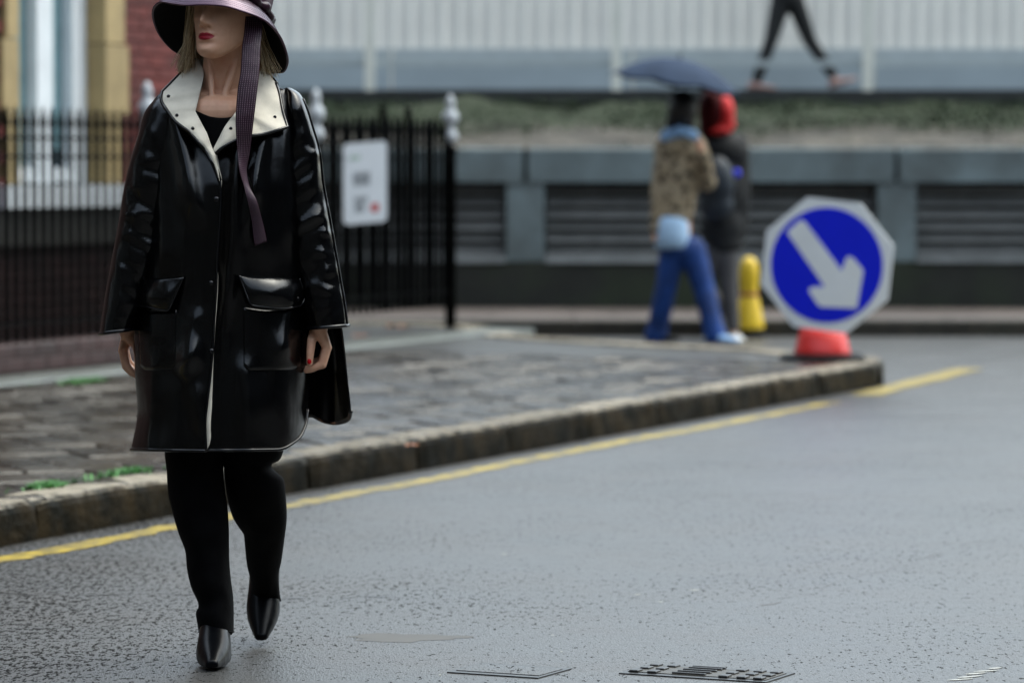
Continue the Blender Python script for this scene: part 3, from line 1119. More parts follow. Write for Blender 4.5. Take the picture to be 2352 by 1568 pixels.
aV, aF = slab(ar[::-1], sc0, ex, ez, en, .0064, .0084)
mk('arrow', (aV, aF), M['signwhite'], sg)
cb = np.array([sc0[0] - .01, SY + .155, .13])
th = np.linspace(0, 2 * np.pi, 28, endpoint=False)


def sqr(c, hx, hy, z, p=3.2, n=28):
    t = np.linspace(0, 2 * np.pi, n, endpoint=False)
    return np.stack([c[0] + hx * np.sign(np.cos(t)) * np.abs(np.cos(t)) ** (2 / p), c[1] + hy * np.sign(np.sin(t)) * np.abs(np.sin(t)) ** (2 / p), np.full(n, c[2] + z)], 1)


mk('cone', loft([sqr(cb, .162, .16, .03, 2.2), sqr(cb, .152, .15, .055, 2.2), sqr(cb, .126, .126, .165, 2.2), sqr(cb, .118, .06, .20, 2.2), sqr(cb, .07, .035, .30, 2.2)], True, True, True), M['conered'], sg, True)
mk('base', loft([sqr(cb, .23, .23, .0, 5), sqr(cb, .232, .232, .02, 5), sqr(cb, .215, .215, .033, 5)], True, True, True), M['rubber'], sg)

# yellow pin-shaped bollard by the far kerb
yb0 = P(1720, 770, 26.95); yb0[2] = 0
yt = thing('marker_post', tuple(yb0), 'small yellow pin-shaped marker with a red waist by the far kerb', 'marker')
mk('base', lathe([(.11, 0), (.115, .02), (.108, .055)], yb0, 20), M['rubber'], yt)
mk('body', lathe([(.106, .056), (.108, .08), (.100, .13), (.084, .21), (.068, .27), (.061, .30), (.062, .34), (.068, .40), (.069, .46), (.062, .51), (.046, .545), (.022, .563), (.004, .567)], yb0, 24), M['conyellow'], yt, True)
mk('waist_band', lathe([(.062, .288), (.067, .291), (.066, .312), (.061, .315)], yb0, 24), M['conedark'], yt, True)

# ------------------------------------------------------------------ people in the background


def shoe(p, d, L, h, w_):
    """a closed shoe pointing along d (unit), p = under the ankle"""
    d = np.asarray(d, float); d /= np.linalg.norm(d)
    sd = np.cross(d, UP); sd /= np.linalg.norm(sd) + 1e-9
    up = np.cross(sd, d)
    rings = []
    for t, hw, z0, z1 in ((-.30, .5, .05, .7), (-.27, .75, 0, .95), (-.1, .85, 0, 1.0), (.1, .85, 0, .85), (.35, 1.0, 0, .55), (.55, .95, 0, .42), (.66, .7, .02, .34), (.70, .4, .08, .26)):
        a = np.linspace(0, 2 * np.pi, 14, endpoint=False)
        rings.append(np.asarray(p) + d * t * L + sd * (np.cos(a)[:, None] * hw * w_) + up * (((z0 + z1) / 2 + (z1 - z0) / 2 * np.sign(np.sin(a)) * np.abs(np.sin(a)) ** .8) * h)[:, None])
    return loft(rings, True, True, True)


q1 = lambda px, py, d=0.: P(px, py, 26.3 + d)
b1 = q1(1570, 785); b1[2] = 0
p1 = thing('person', tuple(b1), 'person in a leopard fur coat and blue jeans under the umbrella', 'person')
skel1 = (chain([q1(1567, 250), q1(1565, 300), q1(1558, 400), q1(1560, 555)], [.085, .05, .09, .08]) +
         chain([q1(1545, 575), q1(1527, 670, .02), q1(1508, 765, .1)], [.06, .05, .035]) +
         chain([q1(1590, 575), q1(1620, 670, -.03), q1(1640, 765, -.1)], [.06, .05, .035]) +
         chain([q1(1525, 325), q1(1514, 430, -.02), q1(1508, 530, -.06), q1(1506, 548, -.07)], [.05, .04, .026, .03]) +
         chain([q1(1600, 325), q1(1630, 420, -.06), q1(1612, 350, -.22), q1(1606, 330, -.24)], [.05, .04, .028, .03]) + [ellipsoid(q1(1567, 250), (.078, .095, .115))])
fuse('body', skel1, .014, M['skin'], p1)
ct1 = fuse('fur_coat', [ellipsoid(q1(1562, 345), (.185, .13, .13)), ellipsoid(q1(1555, 400), (.175, .14, .22)), ellipsoid(q1(1548, 450), (.155, .13, .20)), ellipsoid(q1(1545, 490), (.15, .13, .10))] +
           chain([q1(1530, 335), q1(1516, 430, -.02), q1(1510, 525, -.06)], [.075, .065, .055]) +
           chain([q1(1598, 335), q1(1626, 420, -.06), q1(1614, 355, -.2)], [.075, .06, .05]), .014, M['fur'], p1, 3)
shr = []
for y_, rx, ry_ in ((495, .105, .11), (515, .118, .145), (545, .122, .15), (566, .118, .14), (571, .105, .12)):
    shr.append(sqr(q1(1541 + (y_ - 495) * .04, y_, -.01), rx, ry_, 0, 2.3))
mk('shirt', loft(shr[::-1], True, True, True), M['shirt'], p1, True)
fuse('scarf', chain([q1(1528, 315, -.06), q1(1560, 302, -.11), q1(1592, 312, -.06), q1(1585, 305, .08), q1(1535, 305, .08), q1(1528, 315, -.06)], [.04] * 6), .012, M['ltblue'], p1, 2)
fuse('jeans', [ellipsoid(q1(1565, 570), (.15, .12, .10))] + chain([q1(1545, 575), q1(1530, 660, .02), q1(1512, 745, .09), q1(1506, 772, .1)], [.095, .075, .075, .082]) +
     chain([q1(1590, 575), q1(1616, 660, -.03), q1(1636, 745, -.09), q1(1642, 772, -.1)], [.10, .078, .072, .078]), .014, M['denim'], p1, 4)
fuse('hair', [ellipsoid(q1(1567, 250, -.01), (.105, .125, .135)), ellipsoid(q1(1562, 280, .03), (.10, .09, .10))], .014, M['blackhair'], p1, 3)
mk('shoe', shoe(q1(1506, 784, .1) + UP * .0, (.9, -.4, 0), .25, .07, .045), M['rubber'], p1, True)
mk('shoe', shoe(q1(1642, 784, -.12) + UP * .0, (.9, -.4, 0), .25, .07, .045), M['ltblue'], p1, True)

q2 = lambda px, py, d=0.: P(px, py, 26.7 + d)
b2 = q2(1670, 782); b2[2] = 0
p2 = thing('person', tuple(b2), 'person in a dark jacket with a red hood and navy backpack under the umbrella', 'person')
fuse('body', chain([q2(1648, 262), q2(1650, 300), q2(1660, 400), q2(1660, 560)], [.06, .05, .09, .08]) +
     chain([q2(1672, 575), q2(1674, 660), q2(1684, 765)], [.06, .05, .035]) + chain([q2(1645, 575), q2(1612, 650, .05), q2(1664, 720, .22)], [.06, .05, .035]) +
     chain([q2(1695, 325), q2(1706, 420), q2(1705, 530)], [.05, .04, .03]) + chain([q2(1630, 325), q2(1610, 410), q2(1606, 340, -.25)], [.05, .04, .03]) + [ellipsoid(q2(1648, 258), (.066, .08, .095))], .014, M['skin'], p2)
fuse('jacket', [ellipsoid(q2(1668, 350), (.165, .13, .14)), ellipsoid(q2(1665, 430), (.155, .14, .25)), ellipsoid(q2(1660, 520), (.16, .13, .20)), ellipsoid(q2(1664, 560), (.14, .12, .08))] +
     chain([q2(1694, 330), q2(1705, 420), q2(1702, 535)], [.075, .062, .05]) + chain([q2(1635, 330), q2(1615, 410), q2(1606, 350, -.2)], [.07, .055, .045]), .014, M['blackcoat'], p2, 3)
bp = fuse('backpack', [ellipsoid(q2(1645, 420, -.17), (.13, .10, .19)), ellipsoid(q2(1645, 470, -.16), (.125, .09, .12))], .014, M['navy'], p2, 3)
mk('buckle', ellipsoid(q2(1692, 398, -.15), (.03, .02, .03)), M['signblue'], p2, True)
fuse('hood', [ellipsoid(q2(1667, 258, -.02), (.062, .10, .115)), ellipsoid(q2(1662, 285, .0), (.085, .10, .06)), ellipsoid(q2(1650, 300, -.02), (.10, .10, .035))], .012, M['redhood'], p2, 3)
fuse('hair', [ellipsoid(q2(1634, 255, -.03), (.095, .11, .14)), ellipsoid(q2(1628, 290, -.02), (.07, .08, .10))], .012, M['darkred'], p2, 2)
fuse('trousers', chain([q2(1670, 565), q2(1674, 660), q2(1683, 750)], [.09, .065, .05]) + chain([q2(1645, 565), q2(1612, 650, .05), q2(1660, 712, .2)], [.09, .065, .05]), .014, M['greytrouser'], p2, 3)
mk('shoe', shoe(q2(1686, 790, .0), (.3, -.95, 0), .27, .09, .05), M['whiteshoe'], p2, True)
mk('shoe', shoe(q2(1668, 712, .24), (.12, -.3, -.95), .27, .10, .055), M['whiteshoe'], p2, True)

# umbrella
uc = P(1552, 190, 26.25)
um = thing('umbrella', tuple(uc - UP * .6), 'navy umbrella held over the couple in the side street', 'umbrella')
tl = R(9.5)
uax = np.array([[math.cos(tl), 0, -math.sin(tl)], [0, 1, 0], [math.sin(tl), 0, math.cos(tl)]])
A = []
for i in range(13):
    r_ = i / 12
    row = []
    for k in range(49):
        a = 2 * np.pi * k / 48
        sc_ = 1 - .07 * r_ * (1 - abs(math.cos(4 * a)))
        h_ = .165 * (1 - r_ ** 2.0) - .02 * r_ * r_ * abs(math.cos(4 * a))
        row.append(uc + np.array([.455 * r_ * sc_ * math.cos(a), .455 * r_ * sc_ * math.sin(a), h_]) @ uax)
    A.append(row)
mk('canopy', grid(np.array(A)), M['umbrella'], um, True)
for k in range(8):
    a = 2 * np.pi * k / 8
    pts = [uc + np.array([.455 * r_ * math.cos(a), .455 * r_ * math.sin(a), .165 * (1 - r_ ** 2) - .02 * r_ * r_ - .006]) @ uax for r_ in np.linspace(.05, 1.0, 8)]
    mk('rib', tube(pts, .003, 5), M['rubber'], um)
mk('shaft', tube([uc + np.array([0, 0, .20]) @ uax, uc + np.array([0, 0, -.3]) @ uax, q1(1606, 335, -.24)], .007, 8), M['rubber'], um)

# walker up on the walkway
q3 = lambda px, py, d=0.: P(px, py, 34.0 + d)
b3 = q3(1830, 208); b3[2] = 1.86
p3 = thing('person', tuple(b3), 'person in slim black trousers striding along the raised walkway', 'person')
hipz = q3(1808, -8)
fuse('body', chain([q3(1808, -240), q3(1808, -195), q3(1808, -100), q3(1808, -5)], [.08, .05, .09, .08]) +
     chain([q3(1795, -5), q3(1772, 90, -.03), q3(1738, 188, -.05)], [.06, .045, .03]) + chain([q3(1822, -5), q3(1860, 95, .05), q3(1914, 176, .05)], [.06, .045, .03]) +
     chain([q3(1780, -170), q3(1765, -90), q3(1790, -30)], [.045, .04, .03]) + chain([q3(1838, -170), q3(1852, -90), q3(1835, -30)], [.045, .04, .03]) + [ellipsoid(q3(1810, -245), (.08, .095, .115))], .016, M['skin'], p3)
fuse('trousers', [ellipsoid(q3(1808, -5), (.14, .11, .12))] + chain([q3(1795, 0), q3(1772, 90, -.03), q3(1740, 180, -.05)], [.095, .062, .05]) +
     chain([q3(1824, 0), q3(1860, 95, .05), q3(1910, 168, .05)], [.09, .062, .05]), .014, M['blackcoat'], p3, 3)
fuse('jacket', [ellipsoid(q3(1808, -110), (.18, .13, .30)), ellipsoid(q3(1808, -40), (.16, .13, .12))] + chain([q3(1780, -165), q3(1765, -90), q3(1788, -40)], [.07, .06, .05]) + chain([q3(1838, -165), q3(1852, -90), q3(1836, -40)], [.07, .06, .05]), .016, M['blackcoat'], p3, 3)
fuse('hair', [ellipsoid(q3(1806, -252), (.095, .11, .125))], .016, M['blackhair'], p3, 2)
mk('shoe', shoe(q3(1737, 207, -.05), (1, -.15, 0), .25, .075, .04), M['pinkshoe'], p3, True)
mk('shoe', shoe(q3(1925, 199, .05), (1, -.15, .35), .25, .085, .045), M['pinkshoe'], p3, True)

# ------------------------------------------------------------------ leaves and weeds
leafV = np.array([(0, -.05, 0), (.022, -.02, .008), (.03, .01, .004), (.015, .035, .012), (0, .05, .0), (-.015, .035, .010), (-.03, .01, .002), (-.022, -.02, .010), (0, 0, .002)])
leafF = [[8, i, (i + 1) % 8] for i in range(8)]
spots = [(20, 822, .125, 20.6, 1.7, 'curled orange leaf at the foot of the plinth by the left edge'), (917, 752, .14, 25.2, 1.9, 'orange leaf on the pavement near the corner post'),
         (955, 1120, .14, None, .8, 'small orange leaf on the pavement near the kerb edge'), (830, 770, .14, 23.9, 1.3, 'brown leaf lying under the notice board')]
for x, y, z, Y, k, lab in spots:
    if Y is None: Y = (1.2 - z) * FPX / (y - 382)
    p = np.array([(x - 1176) / FPX * Y, Y, z + .002])
    if x == 955: p = np.array([(947 - 1176) / FPX * 14.6, 14.6, .138]);
    a = random.uniform(0, 6); c_, s_ = math.cos(a), math.sin(a)
    V = leafV * k @ np.array([[c_, s_, 0], [-s_, c_, 0], [0, 0, 1]])
    tag(mk('fallen_leaf', (V + p, leafF), M['leafo'], loc=tuple(p)), lab, 'leaf', 'fallen leaves')


def weeds(px, py, L, wd, nb, lab):
    Y = (1.2 - .13) * FPX / (py - 382)
    c = np.array([(px - 1176) / FPX * Y, Y, .128])
    V, F = [], []
    for k in range(nb):
        s_, r_ = random.gauss(0, L), random.gauss(0, wd)
        b = c + U * s_ + OUT * r_
        h = random.uniform(.008, .03); a = random.uniform(0, 6.28)
        d = np.array([math.cos(a), math.sin(a), 0])
        e = np.array([-d[1], d[0], 0]) * random.uniform(.003, .007)
        n0 = len(V)
        V += [b - e, b + e, b + d * h * .6 + e * .7 + UP * h * .8, b + d * h * .6 - e * .7 + UP * h * .8, b + d * h * 1.3 + UP * h * .7]
        F += [[n0, n0 + 1, n0 + 2, n0 + 3], [n0 + 3, n0 + 2, n0 + 4]]
    tag(mk('weeds', (np.array(V), F), M['grass'], loc=tuple(c)), lab, 'weeds', kind='stuff')


weeds(190, 877, .10, .04, 260, 'green weeds along the edging by the railing')
weeds(105, 1121, .05, .02, 260, 'green weeds in the joint behind the kerb at the left')
weeds(285, 1089, .06, .016, 220, 'green weeds behind the kerb beside the woman')
weeds(200, 1106, .3, .012, 50, 'sparse green weeds along the kerb joint')

# ------------------------------------------------------------------ the woman
WB = (-.70, 9.3, 0)
wm = thing('person', WB, 'woman striding in a black patent coat with cream collar and a purple hat', 'person')

# --- coat tables (photograph pixels, woman's plane)
YB = [195, 203, 212, 225, 240, 300, 380, 450, 640, 765, 860, 945, 1031]
XL = [440, 402, 372, 357, 347, 340, 337, 334, 318, 306, 310, 315, 301]
XR = [590, 655, 685, 697, 703, 710, 712, 714, 714, 712, 711, 707, 706]
DF = [.01, .02, .03, .042, .058, .106, .134, .148, .152, .156, .165, .175, .182]
DB = [.05, .07, .08, .09, .10, .12, .127, .13, .15, .165, .18, .19, .20]
ridges = [(400, 275, 446, 460, 22, .020), (430, 480, 420, 620, 16, .006), (548, 330, 530, 640, 13, .013), (604, 330, 572, 500, 15, .011), (660, 300, 668, 520, 22, .010),
          (445, 735, 430, 830, 24, .014), (420, 830, 455, 960, 18, .008), (360, 300, 372, 560, 18, .010), (350, 860, 338, 1031, 16, .012), (400, 900, 392, 1031, 22, .010),
          (560, 860, 575, 1031, 26, .014), (640, 800, 655, 1000, 24, .012), (520, 700, 512, 1031, 12, .006), (672, 700, 650, 800, 14, .010)]


bumps = [(438, 815, 26, 42, .026), (425, 430, 22, 60, .010), (588, 430, 16, 60, .012), (548, 560, 12, 80, .008), (664, 800, 14, 26, .012), (400, 560, 30, 60, .006), (455, 905, 16, 40, .010), (600, 925, 40, 60, .010), (350, 930, 30, 50, .008), (610, 560, 40, 50, .006)]


def ridge_sum(px, py):
    out = 0
    for x0, y0, x1, y1, wd, am in ridges:
        t = np.clip((py - y0) / (y1 - y0), -.4, 1.4)
        xc = x0 + (x1 - x0) * t
        fade = np.exp(-((np.clip(t, 0, 1) - t) * 4) ** 2)
        out = out + am * fade * np.exp(-((px - xc) / wd) ** 2)
    for x0, y0, rx, ry, am in bumps:
        out = out + am * np.exp(-((px - x0) / rx) ** 2 - ((py - y0) / ry) ** 2)
    return out


def fd(px, py):
    px, py = np.asarray(px, float), np.asarray(py, float)
    xl, xr, D = ci(py, YB, XL), ci(py, YB, XR), ci(py, YB, DF)
    t = np.clip((px - (xl + xr) / 2) / ((xr - xl) / 2), -1, 1)
    sh = (1 - np.abs(t) ** 2.5) ** .62
    return -D * sh - ridge_sum(px, py) * np.minimum(1, 1.5 * sh)


def Wg(px, py, d):
    """arrays of px, py, d to points"""
    u, v = (px - 1176) / FPX, (py - 784) / FPX
    Y = 9.3 + d
    t = Y / (CT - v * ST)
    return np.stack([u * t, Y, CAMZ + (-ST - v * CT) * t], -1)


def orient(VF, ref):
    V, F = VF
    s_ = np.zeros(3)
    for f in F[::max(1, len(F) // 200)]:
        s_ += np.cross(V[f[1]] - V[f[0]], V[f[2]] - V[f[0]])
    if np.dot(s_, ref) < 0: F = [list(f)[::-1] for f in F]
    return V, F


NROW, NCOL = 110, 56
v = np.linspace(0, 1, NROW)[:, None]
su = np.linspace(0, 1, NCOL)[None, :]
ue = np.sin(np.pi / 2 * su)
# image-left front
xoL_t = ([200, 256, 307, 341, 384, 420, 455, 520, 600, 660, 740, 800, 860, 920, 975, 1034], [440, 445, 470, 485, 497, 506, 507, 504, 499, 497, 492, 489, 484, 477, 472, 474])
py = 200 + v * (1034 - 200) + 0 * su
py = py + (v ** 8) * (1 - ue) * 3
xo, xl = ci(py, *xoL_t), ci(py, YB, XL)
px = xo + (xl - xo) * ue
dL = fd(px, py)
dL = dL - .010 * np.clip((py - 360) / 60, 0, 1) * np.exp(-((px - xo) / 40) ** 2)
PL = Wg(px, py, dL)
# image-right front with its rounded lower corner
xb = 466 + (706 - 466) * ue
ybot = ci(xb, [466, 640, 655, 672, 689, 699, 704, 706], [1034, 1032, 1028, 1018, 1003, 982, 962, 940])
py = 200 + v * (ybot - 200)
xo = ci(py, [200, 228, 259, 290, 335, 360, 420, 600, 1034], [562, 556, 541, 521, 498, 486, 484, 478, 462])
xr = ci(py, YB, XR)
px = xo + (xr - xo) * ue
dR = fd(px, py) + .004
PR = Wg(px, py, dR)
# back
ub = (1 - np.cos(np.pi * np.linspace(0, 1, 80)))[None, :] / 2
xb = 303 + (808 - 303) * ub
ybot = ci(xb, [303, 700, 716, 728, 743, 770, 790, 803, 808], [955, 955, 955, 961, 968, 972, 969, 961, 945])
py = 200 + v * (ybot - 200)
xl = ci(py, YB, np.array(XL) + 2)
xr = ci(py, [195, 203, 212, 225, 240, 300, 450, 560, 640, 700, 753, 800, 870, 950, 980], [590, 655, 685, 697, 703, 710, 714, 722, 745, 770, 786, 792, 799, 807, 808])
px = xl + (xr - xl) * ub
t = np.clip((px - (xl + xr) / 2) / ((xr - xl) / 2), -1, 1)
dB = ci(py, YB, DB) * (1 - np.abs(t) ** 2.5) ** .62 + .006 * np.sin(px * .07 + py * .004)
dB = dB + .05 * np.clip((px - 690) / 110, 0, 1) * np.clip((py - 650) / 200, 0, 1)
PB = Wg(px, py, dB)
gl, gr, gb = orient(grid(PL), (0, -1, 0)), orient(grid(PR), (0, -1, 0)), orient(grid(PB), (0, 1, 0))
coat = mk('coat', join(gl, gr, gb), [M['patent'], M['lining'], M['piping'], M['piping']], wm, True, mi=[0] * (len(gl[1]) + len(gr[1])) + [2] * len(gb[1]))
md = coat.modifiers.new('solid', 'SOLIDIFY'); md.thickness = .005; md.offset = -1; md.material_offset = 1; md.use_even_offset = False


def pipe(path, r=.0042, par=None, name='piping', m=None):
    return mk(name, tube(np.asarray(path), r, 8), m or M['piping'], par or coat, True)


pipe(PL[-1] + np.array([0, 0, .002])); pipe(PR[-1]); pipe(PB[-1])
pipe(PL[:, 0][18:] + np.array([0, -.002, 0]), .0028)
# cream facing that shows along the overlapping front edge
yy = np.linspace(352, 1032, 120)
wdt = ci(yy, [352, 420, 440, 600, 640, 700, 770, 800, 850, 900, 950, 1000, 1020, 1032], [9, 4, 1.6, 1.4, 3.4, 4.0, 2.8, 2.6, 4.5, 8.5, 12, 12, 8, 1.5])
xe = ci(yy, *xoL_t)
dd = fd(xe, yy) - .006
A = np.stack([Wg(xe - 1, yy, dd), Wg(xe + wdt * .55, yy, dd - .003), Wg(xe + wdt, yy, dd + .001)], 1)
mk('facing', orient(grid(A), (0, -1, 0)), M['lining'], coat, True)


# --- sleeves


def sleeve(ys, xo_, xi_, dc_, hd_, skew, seed, creases, name='sleeve'):
    nr, nn_ = 90, 48
    Y_ = np.linspace(ys[0], ys[-1], nr)
    a = np.linspace(0, 2 * np.pi, nn_, endpoint=False)
    rings = []
    for y in Y_:
        o_, i_, dc, hd = ci(y, ys, xo_), ci(y, ys, xi_), ci(y, ys, dc_), ci(y, ys, hd_)
        xc, hw = (o_ + i_) / 2, (o_ - i_) / 2
        ca, sa = np.cos(a), np.sin(a)
        x = xc + hw * np.sign(ca) * np.abs(ca) ** .9
        d = dc + hd * np.sign(sa) * np.abs(sa) ** .9
        f = (y - ys[0]) / (ys[-1] - ys[0])
        env = math.exp(-((f - .55) / .35) ** 2)
        wr = np.array([mn.noise((math.cos(q) * 1.2 + seed, math.sin(q) * 1.2, y * .022 + .9 * math.cos(q))) for q in a])
        wr2 = np.array([mn.noise((math.cos(q) * .8 + seed * 3, math.sin(q) * .8, y * .05 + 1.6 * math.cos(q))) for q in a])
        d = d + (wr * .013 + wr2 * .008) * env * np.sign(sa) * np.minimum(1, abs(sa) * 1.5)
        for cx_, cy_, rx_, ry_, am_ in creases:
            d = d - am_ * np.exp(-((x - cx_) / rx_) ** 2 - ((y - cy_ - .25 * (x - cx_)) / ry_) ** 2) * (sa < .1)
        yv = y + skew * (ca * np.sign(hw)) * f ** 3
        rings.append(Wg(x, yv, d))
    rings = np.array(rings)
    V, F = loft(list(rings), True, True, False)
    o = mk(name, orient((V, F[:-1]), (0, 0, 0)), [M['patent'], M['lining']], coat, True)
    bm = bmesh.new(); bm.from_mesh(o.data); bmesh.ops.recalc_face_normals(bm, faces=bm.faces); 
    # make sure that the shell faces outwards
    c0 = sum((f.calc_center_median() for f in bm.faces), Vector()) / len(bm.faces)
    if sum((f.calc_center_median() - c0).dot(f.normal) for f in bm.faces) < 0: bmesh.ops.reverse_faces(bm, faces=bm.faces)
    bm.to_mesh(o.data); bm.free()
    m_ = o.modifiers.new('solid', 'SOLIDIFY'); m_.thickness = .005; m_.offset = -1; m_.material_offset = 1
    ring = np.concatenate([rings[-1], rings[-1][:1]])
    mk('cuff_piping', tube(ring, .0045, 8, False), M['piping'], coat, True)
    ring = rings[-7]
    return rings


sl_l = sleeve([218, 232, 260, 310, 360, 430, 520, 600, 680, 761], [372, 352, 331, 317, 301, 285, 270, 255, 240, 228],
              [440, 440, 440, 432, 422, 405, 388, 366, 340, 308], [.0, .0, -.002, -.003, -.003, -.003, -.003, -.005, -.01, -.015],
              [.03, .05, .066, .072, .074, .074, .072, .070, .068, .068], -6, 2.3, [(318, 372, 20, 8, 0.0056), (312, 430, 18, 9, 0.0046), (298, 488, 22, 9, 0.0065), (288, 535, 18, 10, 0.0056), (268, 612, 14, 16, 0.0065), (262, 700, 20, 10, 0.0037), (330, 300, 26, 22, 0.0056)])
sl_r = sleeve([202, 214, 245, 290, 350, 420, 500, 580, 640, 700, 751], [668, 688, 705, 720, 738, 746, 761, 775, 785, 795, 801],
              [655, 655, 652, 648, 642, 640, 646, 660, 674, 688, 702], [.0, .0, -.002, -.004, -.006, -.01, -.014, -.018, -.022, -.028, -.03],
              [.03, .05, .066, .073, .076, .076, .074, .072, .071, .070, .069], -4, 7.7, [(722, 352, 20, 7, 0.0056), (735, 500, 18, 9, 0.0051), (752, 535, 16, 8, 0.0056), (745, 582, 20, 9, 0.0074), (748, 610, 10, 20, 0.0046), (750, 665, 24, 13, 0.0084), (672, 250, 24, 22, 0.0074), (700, 430, 20, 30, 0.0037)])
pipe(sl_r[4:, 45] + np.array([.001, -.001, 0]), .0022, coat, 'sleeve_seam')

# --- pocket bags and flaps


def patch(top, bot, lift, bulge, name, nx=30, ny=18, pw=.6, thick=.004):
    T, B = resample([(x, y, 0) for x, y in top], nx)[:, :2], resample([(x, y, 0) for x, y in bot], nx)[:, :2]
    t = np.linspace(0, 1, ny)[:, None, None]
    G = T[None] * (1 - t) + B[None] * t
    uu = np.linspace(0, 1, nx)[None, :]; vv = np.linspace(0, 1, ny)[:, None]
    bl_ = (np.sin(np.pi * uu) ** pw) * (np.sin(np.pi * np.clip(vv, 0, 1)) ** pw)
    d = fd(G[..., 0], G[..., 1]) - lift - bulge * bl_ - (.016 * vv if 'flap' in name else 0)
    Q = Wg(G[..., 0], G[..., 1], d)
    o = mk(name, orient(grid(Q), (0, -1, 0)), [M['patent'], M['patent']], coat, True)
    m_ = o.modifiers.new('solid', 'SOLIDIFY'); m_.thickness = thick; m_.offset = -1
    edge = np.concatenate([Q[:, 0], Q[-1, 1:], Q[::-1, -1][1:]])
    if 'flap' in name: mk('flap_piping', tube(edge, .0026, 6), M['piping'], coat, True)
    return Q


patch([(316, 712), (350, 716), (405, 712)], [(322, 840), (335, 850), (392, 850), (402, 842)], .0006, .005, 'pocket_bag', thick=.0004)
patch([(560, 706), (620, 712), (694, 704)], [(560, 838), (575, 850), (680, 848), (692, 836)], .0006, .005, 'pocket_bag', thick=.0004)
patch([(309, 648), (340, 641), (380, 638), (421, 637)], [(294, 702), (300, 706), (330, 704), (360, 710), (383, 714), (391, 705)], .010, .020, 'pocket_flap', pw=.8)
patch([(550, 633), (580, 636), (640, 637), (688, 640)], [(571, 690), (580, 701), (610, 705), (646, 708), (690, 702), (703, 680)], .010, .022, 'pocket_flap', pw=.8)


def disc(p, r, nrm, h, name, m, par):
    nrm = np.asarray(nrm, float); nrm /= np.linalg.norm(nrm)
    a = np.cross(nrm, UP); a /= np.linalg.norm(a); b = np.cross(nrm, a)
    th_ = np.linspace(0, 2 * np.pi, 16, endpoint=False)
    rings = [p + r * k * (np.cos(th_)[:, None] * a + np.sin(th_)[:, None] * b) + nrm * h * z for k, z in ((1, -.5), (1, .3), (.8, .8), (.3, 1.0))]
    mk(name, loft(rings, True, True, True), m, par, True)


for x, y, r_ in ((497, 458, .0072), (485, 650, .006), (486, 806, .0062)):
    disc(Wg(x, y, fd(x, y) - .013), r_, (0, -1, .1), .004, 'snap_button', M['piping'], coat)
disc(Wg(682, 687, fd(682, 687) - .024), .0066, (.2, -1, .2), .006, 'snap_button', M['boot'], coat)
disc(Wg(584, 692, fd(584, 692) - .020), .005, (0, -1, .2), .004, 'snap_button', M['boot'], coat)

# --- collar and lapels
cl_out = [(450, 136, .055), (412, 171, .01), (372, 211, -.04), (370, 227, -.058), (382, 251, -.09), (401, 277, -.115), (433, 301, -.138), (460, 331, -.150), (478, 355, -.155), (492, 384, -.160), (504, 416, -.160)]
cl_in = [(455, 133, .058), (468, 171, -.01), (460, 211, -.045), (449, 256, -.088), (460, 277, -.108), (476, 307, -.130), (489, 343, -.148), (496, 357, -.153), (501, 387, -.159), (506, 416, -.160)]
cr_out = [(633, 191, .0), (641, 213, -.03), (649, 253, -.07), (660, 291, -.108), (636, 299, -.122), (609, 307, -.132), (580, 311, -.138), (540, 323, -.146), (510, 339, -.150), (494, 353, -.152)]
cr_in = [(601, 149, .03), (585, 187, 0), (570, 215, -.04), (556, 232, -.065), (545, 250, -.088), (540, 259, -.098), (530, 272, -.108), (516, 291, -.122), (500, 322, -.138), (489, 343, -.146)]


def collar(o_, i_, keys_o, keys_i, bow, bend):
    """outer and inner edges, matched piece by piece at the key points"""
    o_, i_ = np.array(o_, float), np.array(i_, float)

    def seg(a, ks, n_):
        out = []
        for k0, k1 in zip(ks[:-1], ks[1:]):
            q = resample(a[k0:k1 + 1] * np.array([1, 1, 900]), n_) if k1 - k0 >= 2 else np.linspace(a[k0], a[k1], n_) * np.array([1, 1, 900])
            q[:, 2] /= 900
            out.append(q if not len(out) else q[1:])
        return np.concatenate(out)
    a, b = seg(o_, keys_o, 18), seg(i_, keys_i, 18)
    t = np.linspace(0, 1, 22)[None, :, None]
    G = a[:, None] * (1 - t) + b[:, None] * t
    G[..., 2] -= bow * np.sin(np.pi * t[..., 0])
    for q in range(len(G)):
        G[q, :, 2] += .003 * np.sin(q * .5 + np.linspace(0, 3, 22))
    Q = Wg(G[..., 0], G[..., 1], G[..., 2])
    o = mk('collar', orient(grid(Q), (0, -1, 0)), [M['lining'], M['patent']], coat, True)
    m_ = o.modifiers.new('solid', 'SOLIDIFY'); m_.thickness = .006; m_.offset = -1; m_.material_offset = 1; m_.material_offset_rim = 1
    ed = Q[:, 0].copy()
    mk('collar_piping', tube(ed + np.array([0, .001, -.001]), .0042, 8), M['patent'], coat, True)
    return Q


QL = collar(cl_out, cl_in, [0, 2, 4, 6, 8, 10], [0, 2, 3, 5, 7, 9], .006, 0)
QR = collar(cr_out, cr_in, [0, 3, 6, 9], [0, 4, 6, 9], .006, 0)
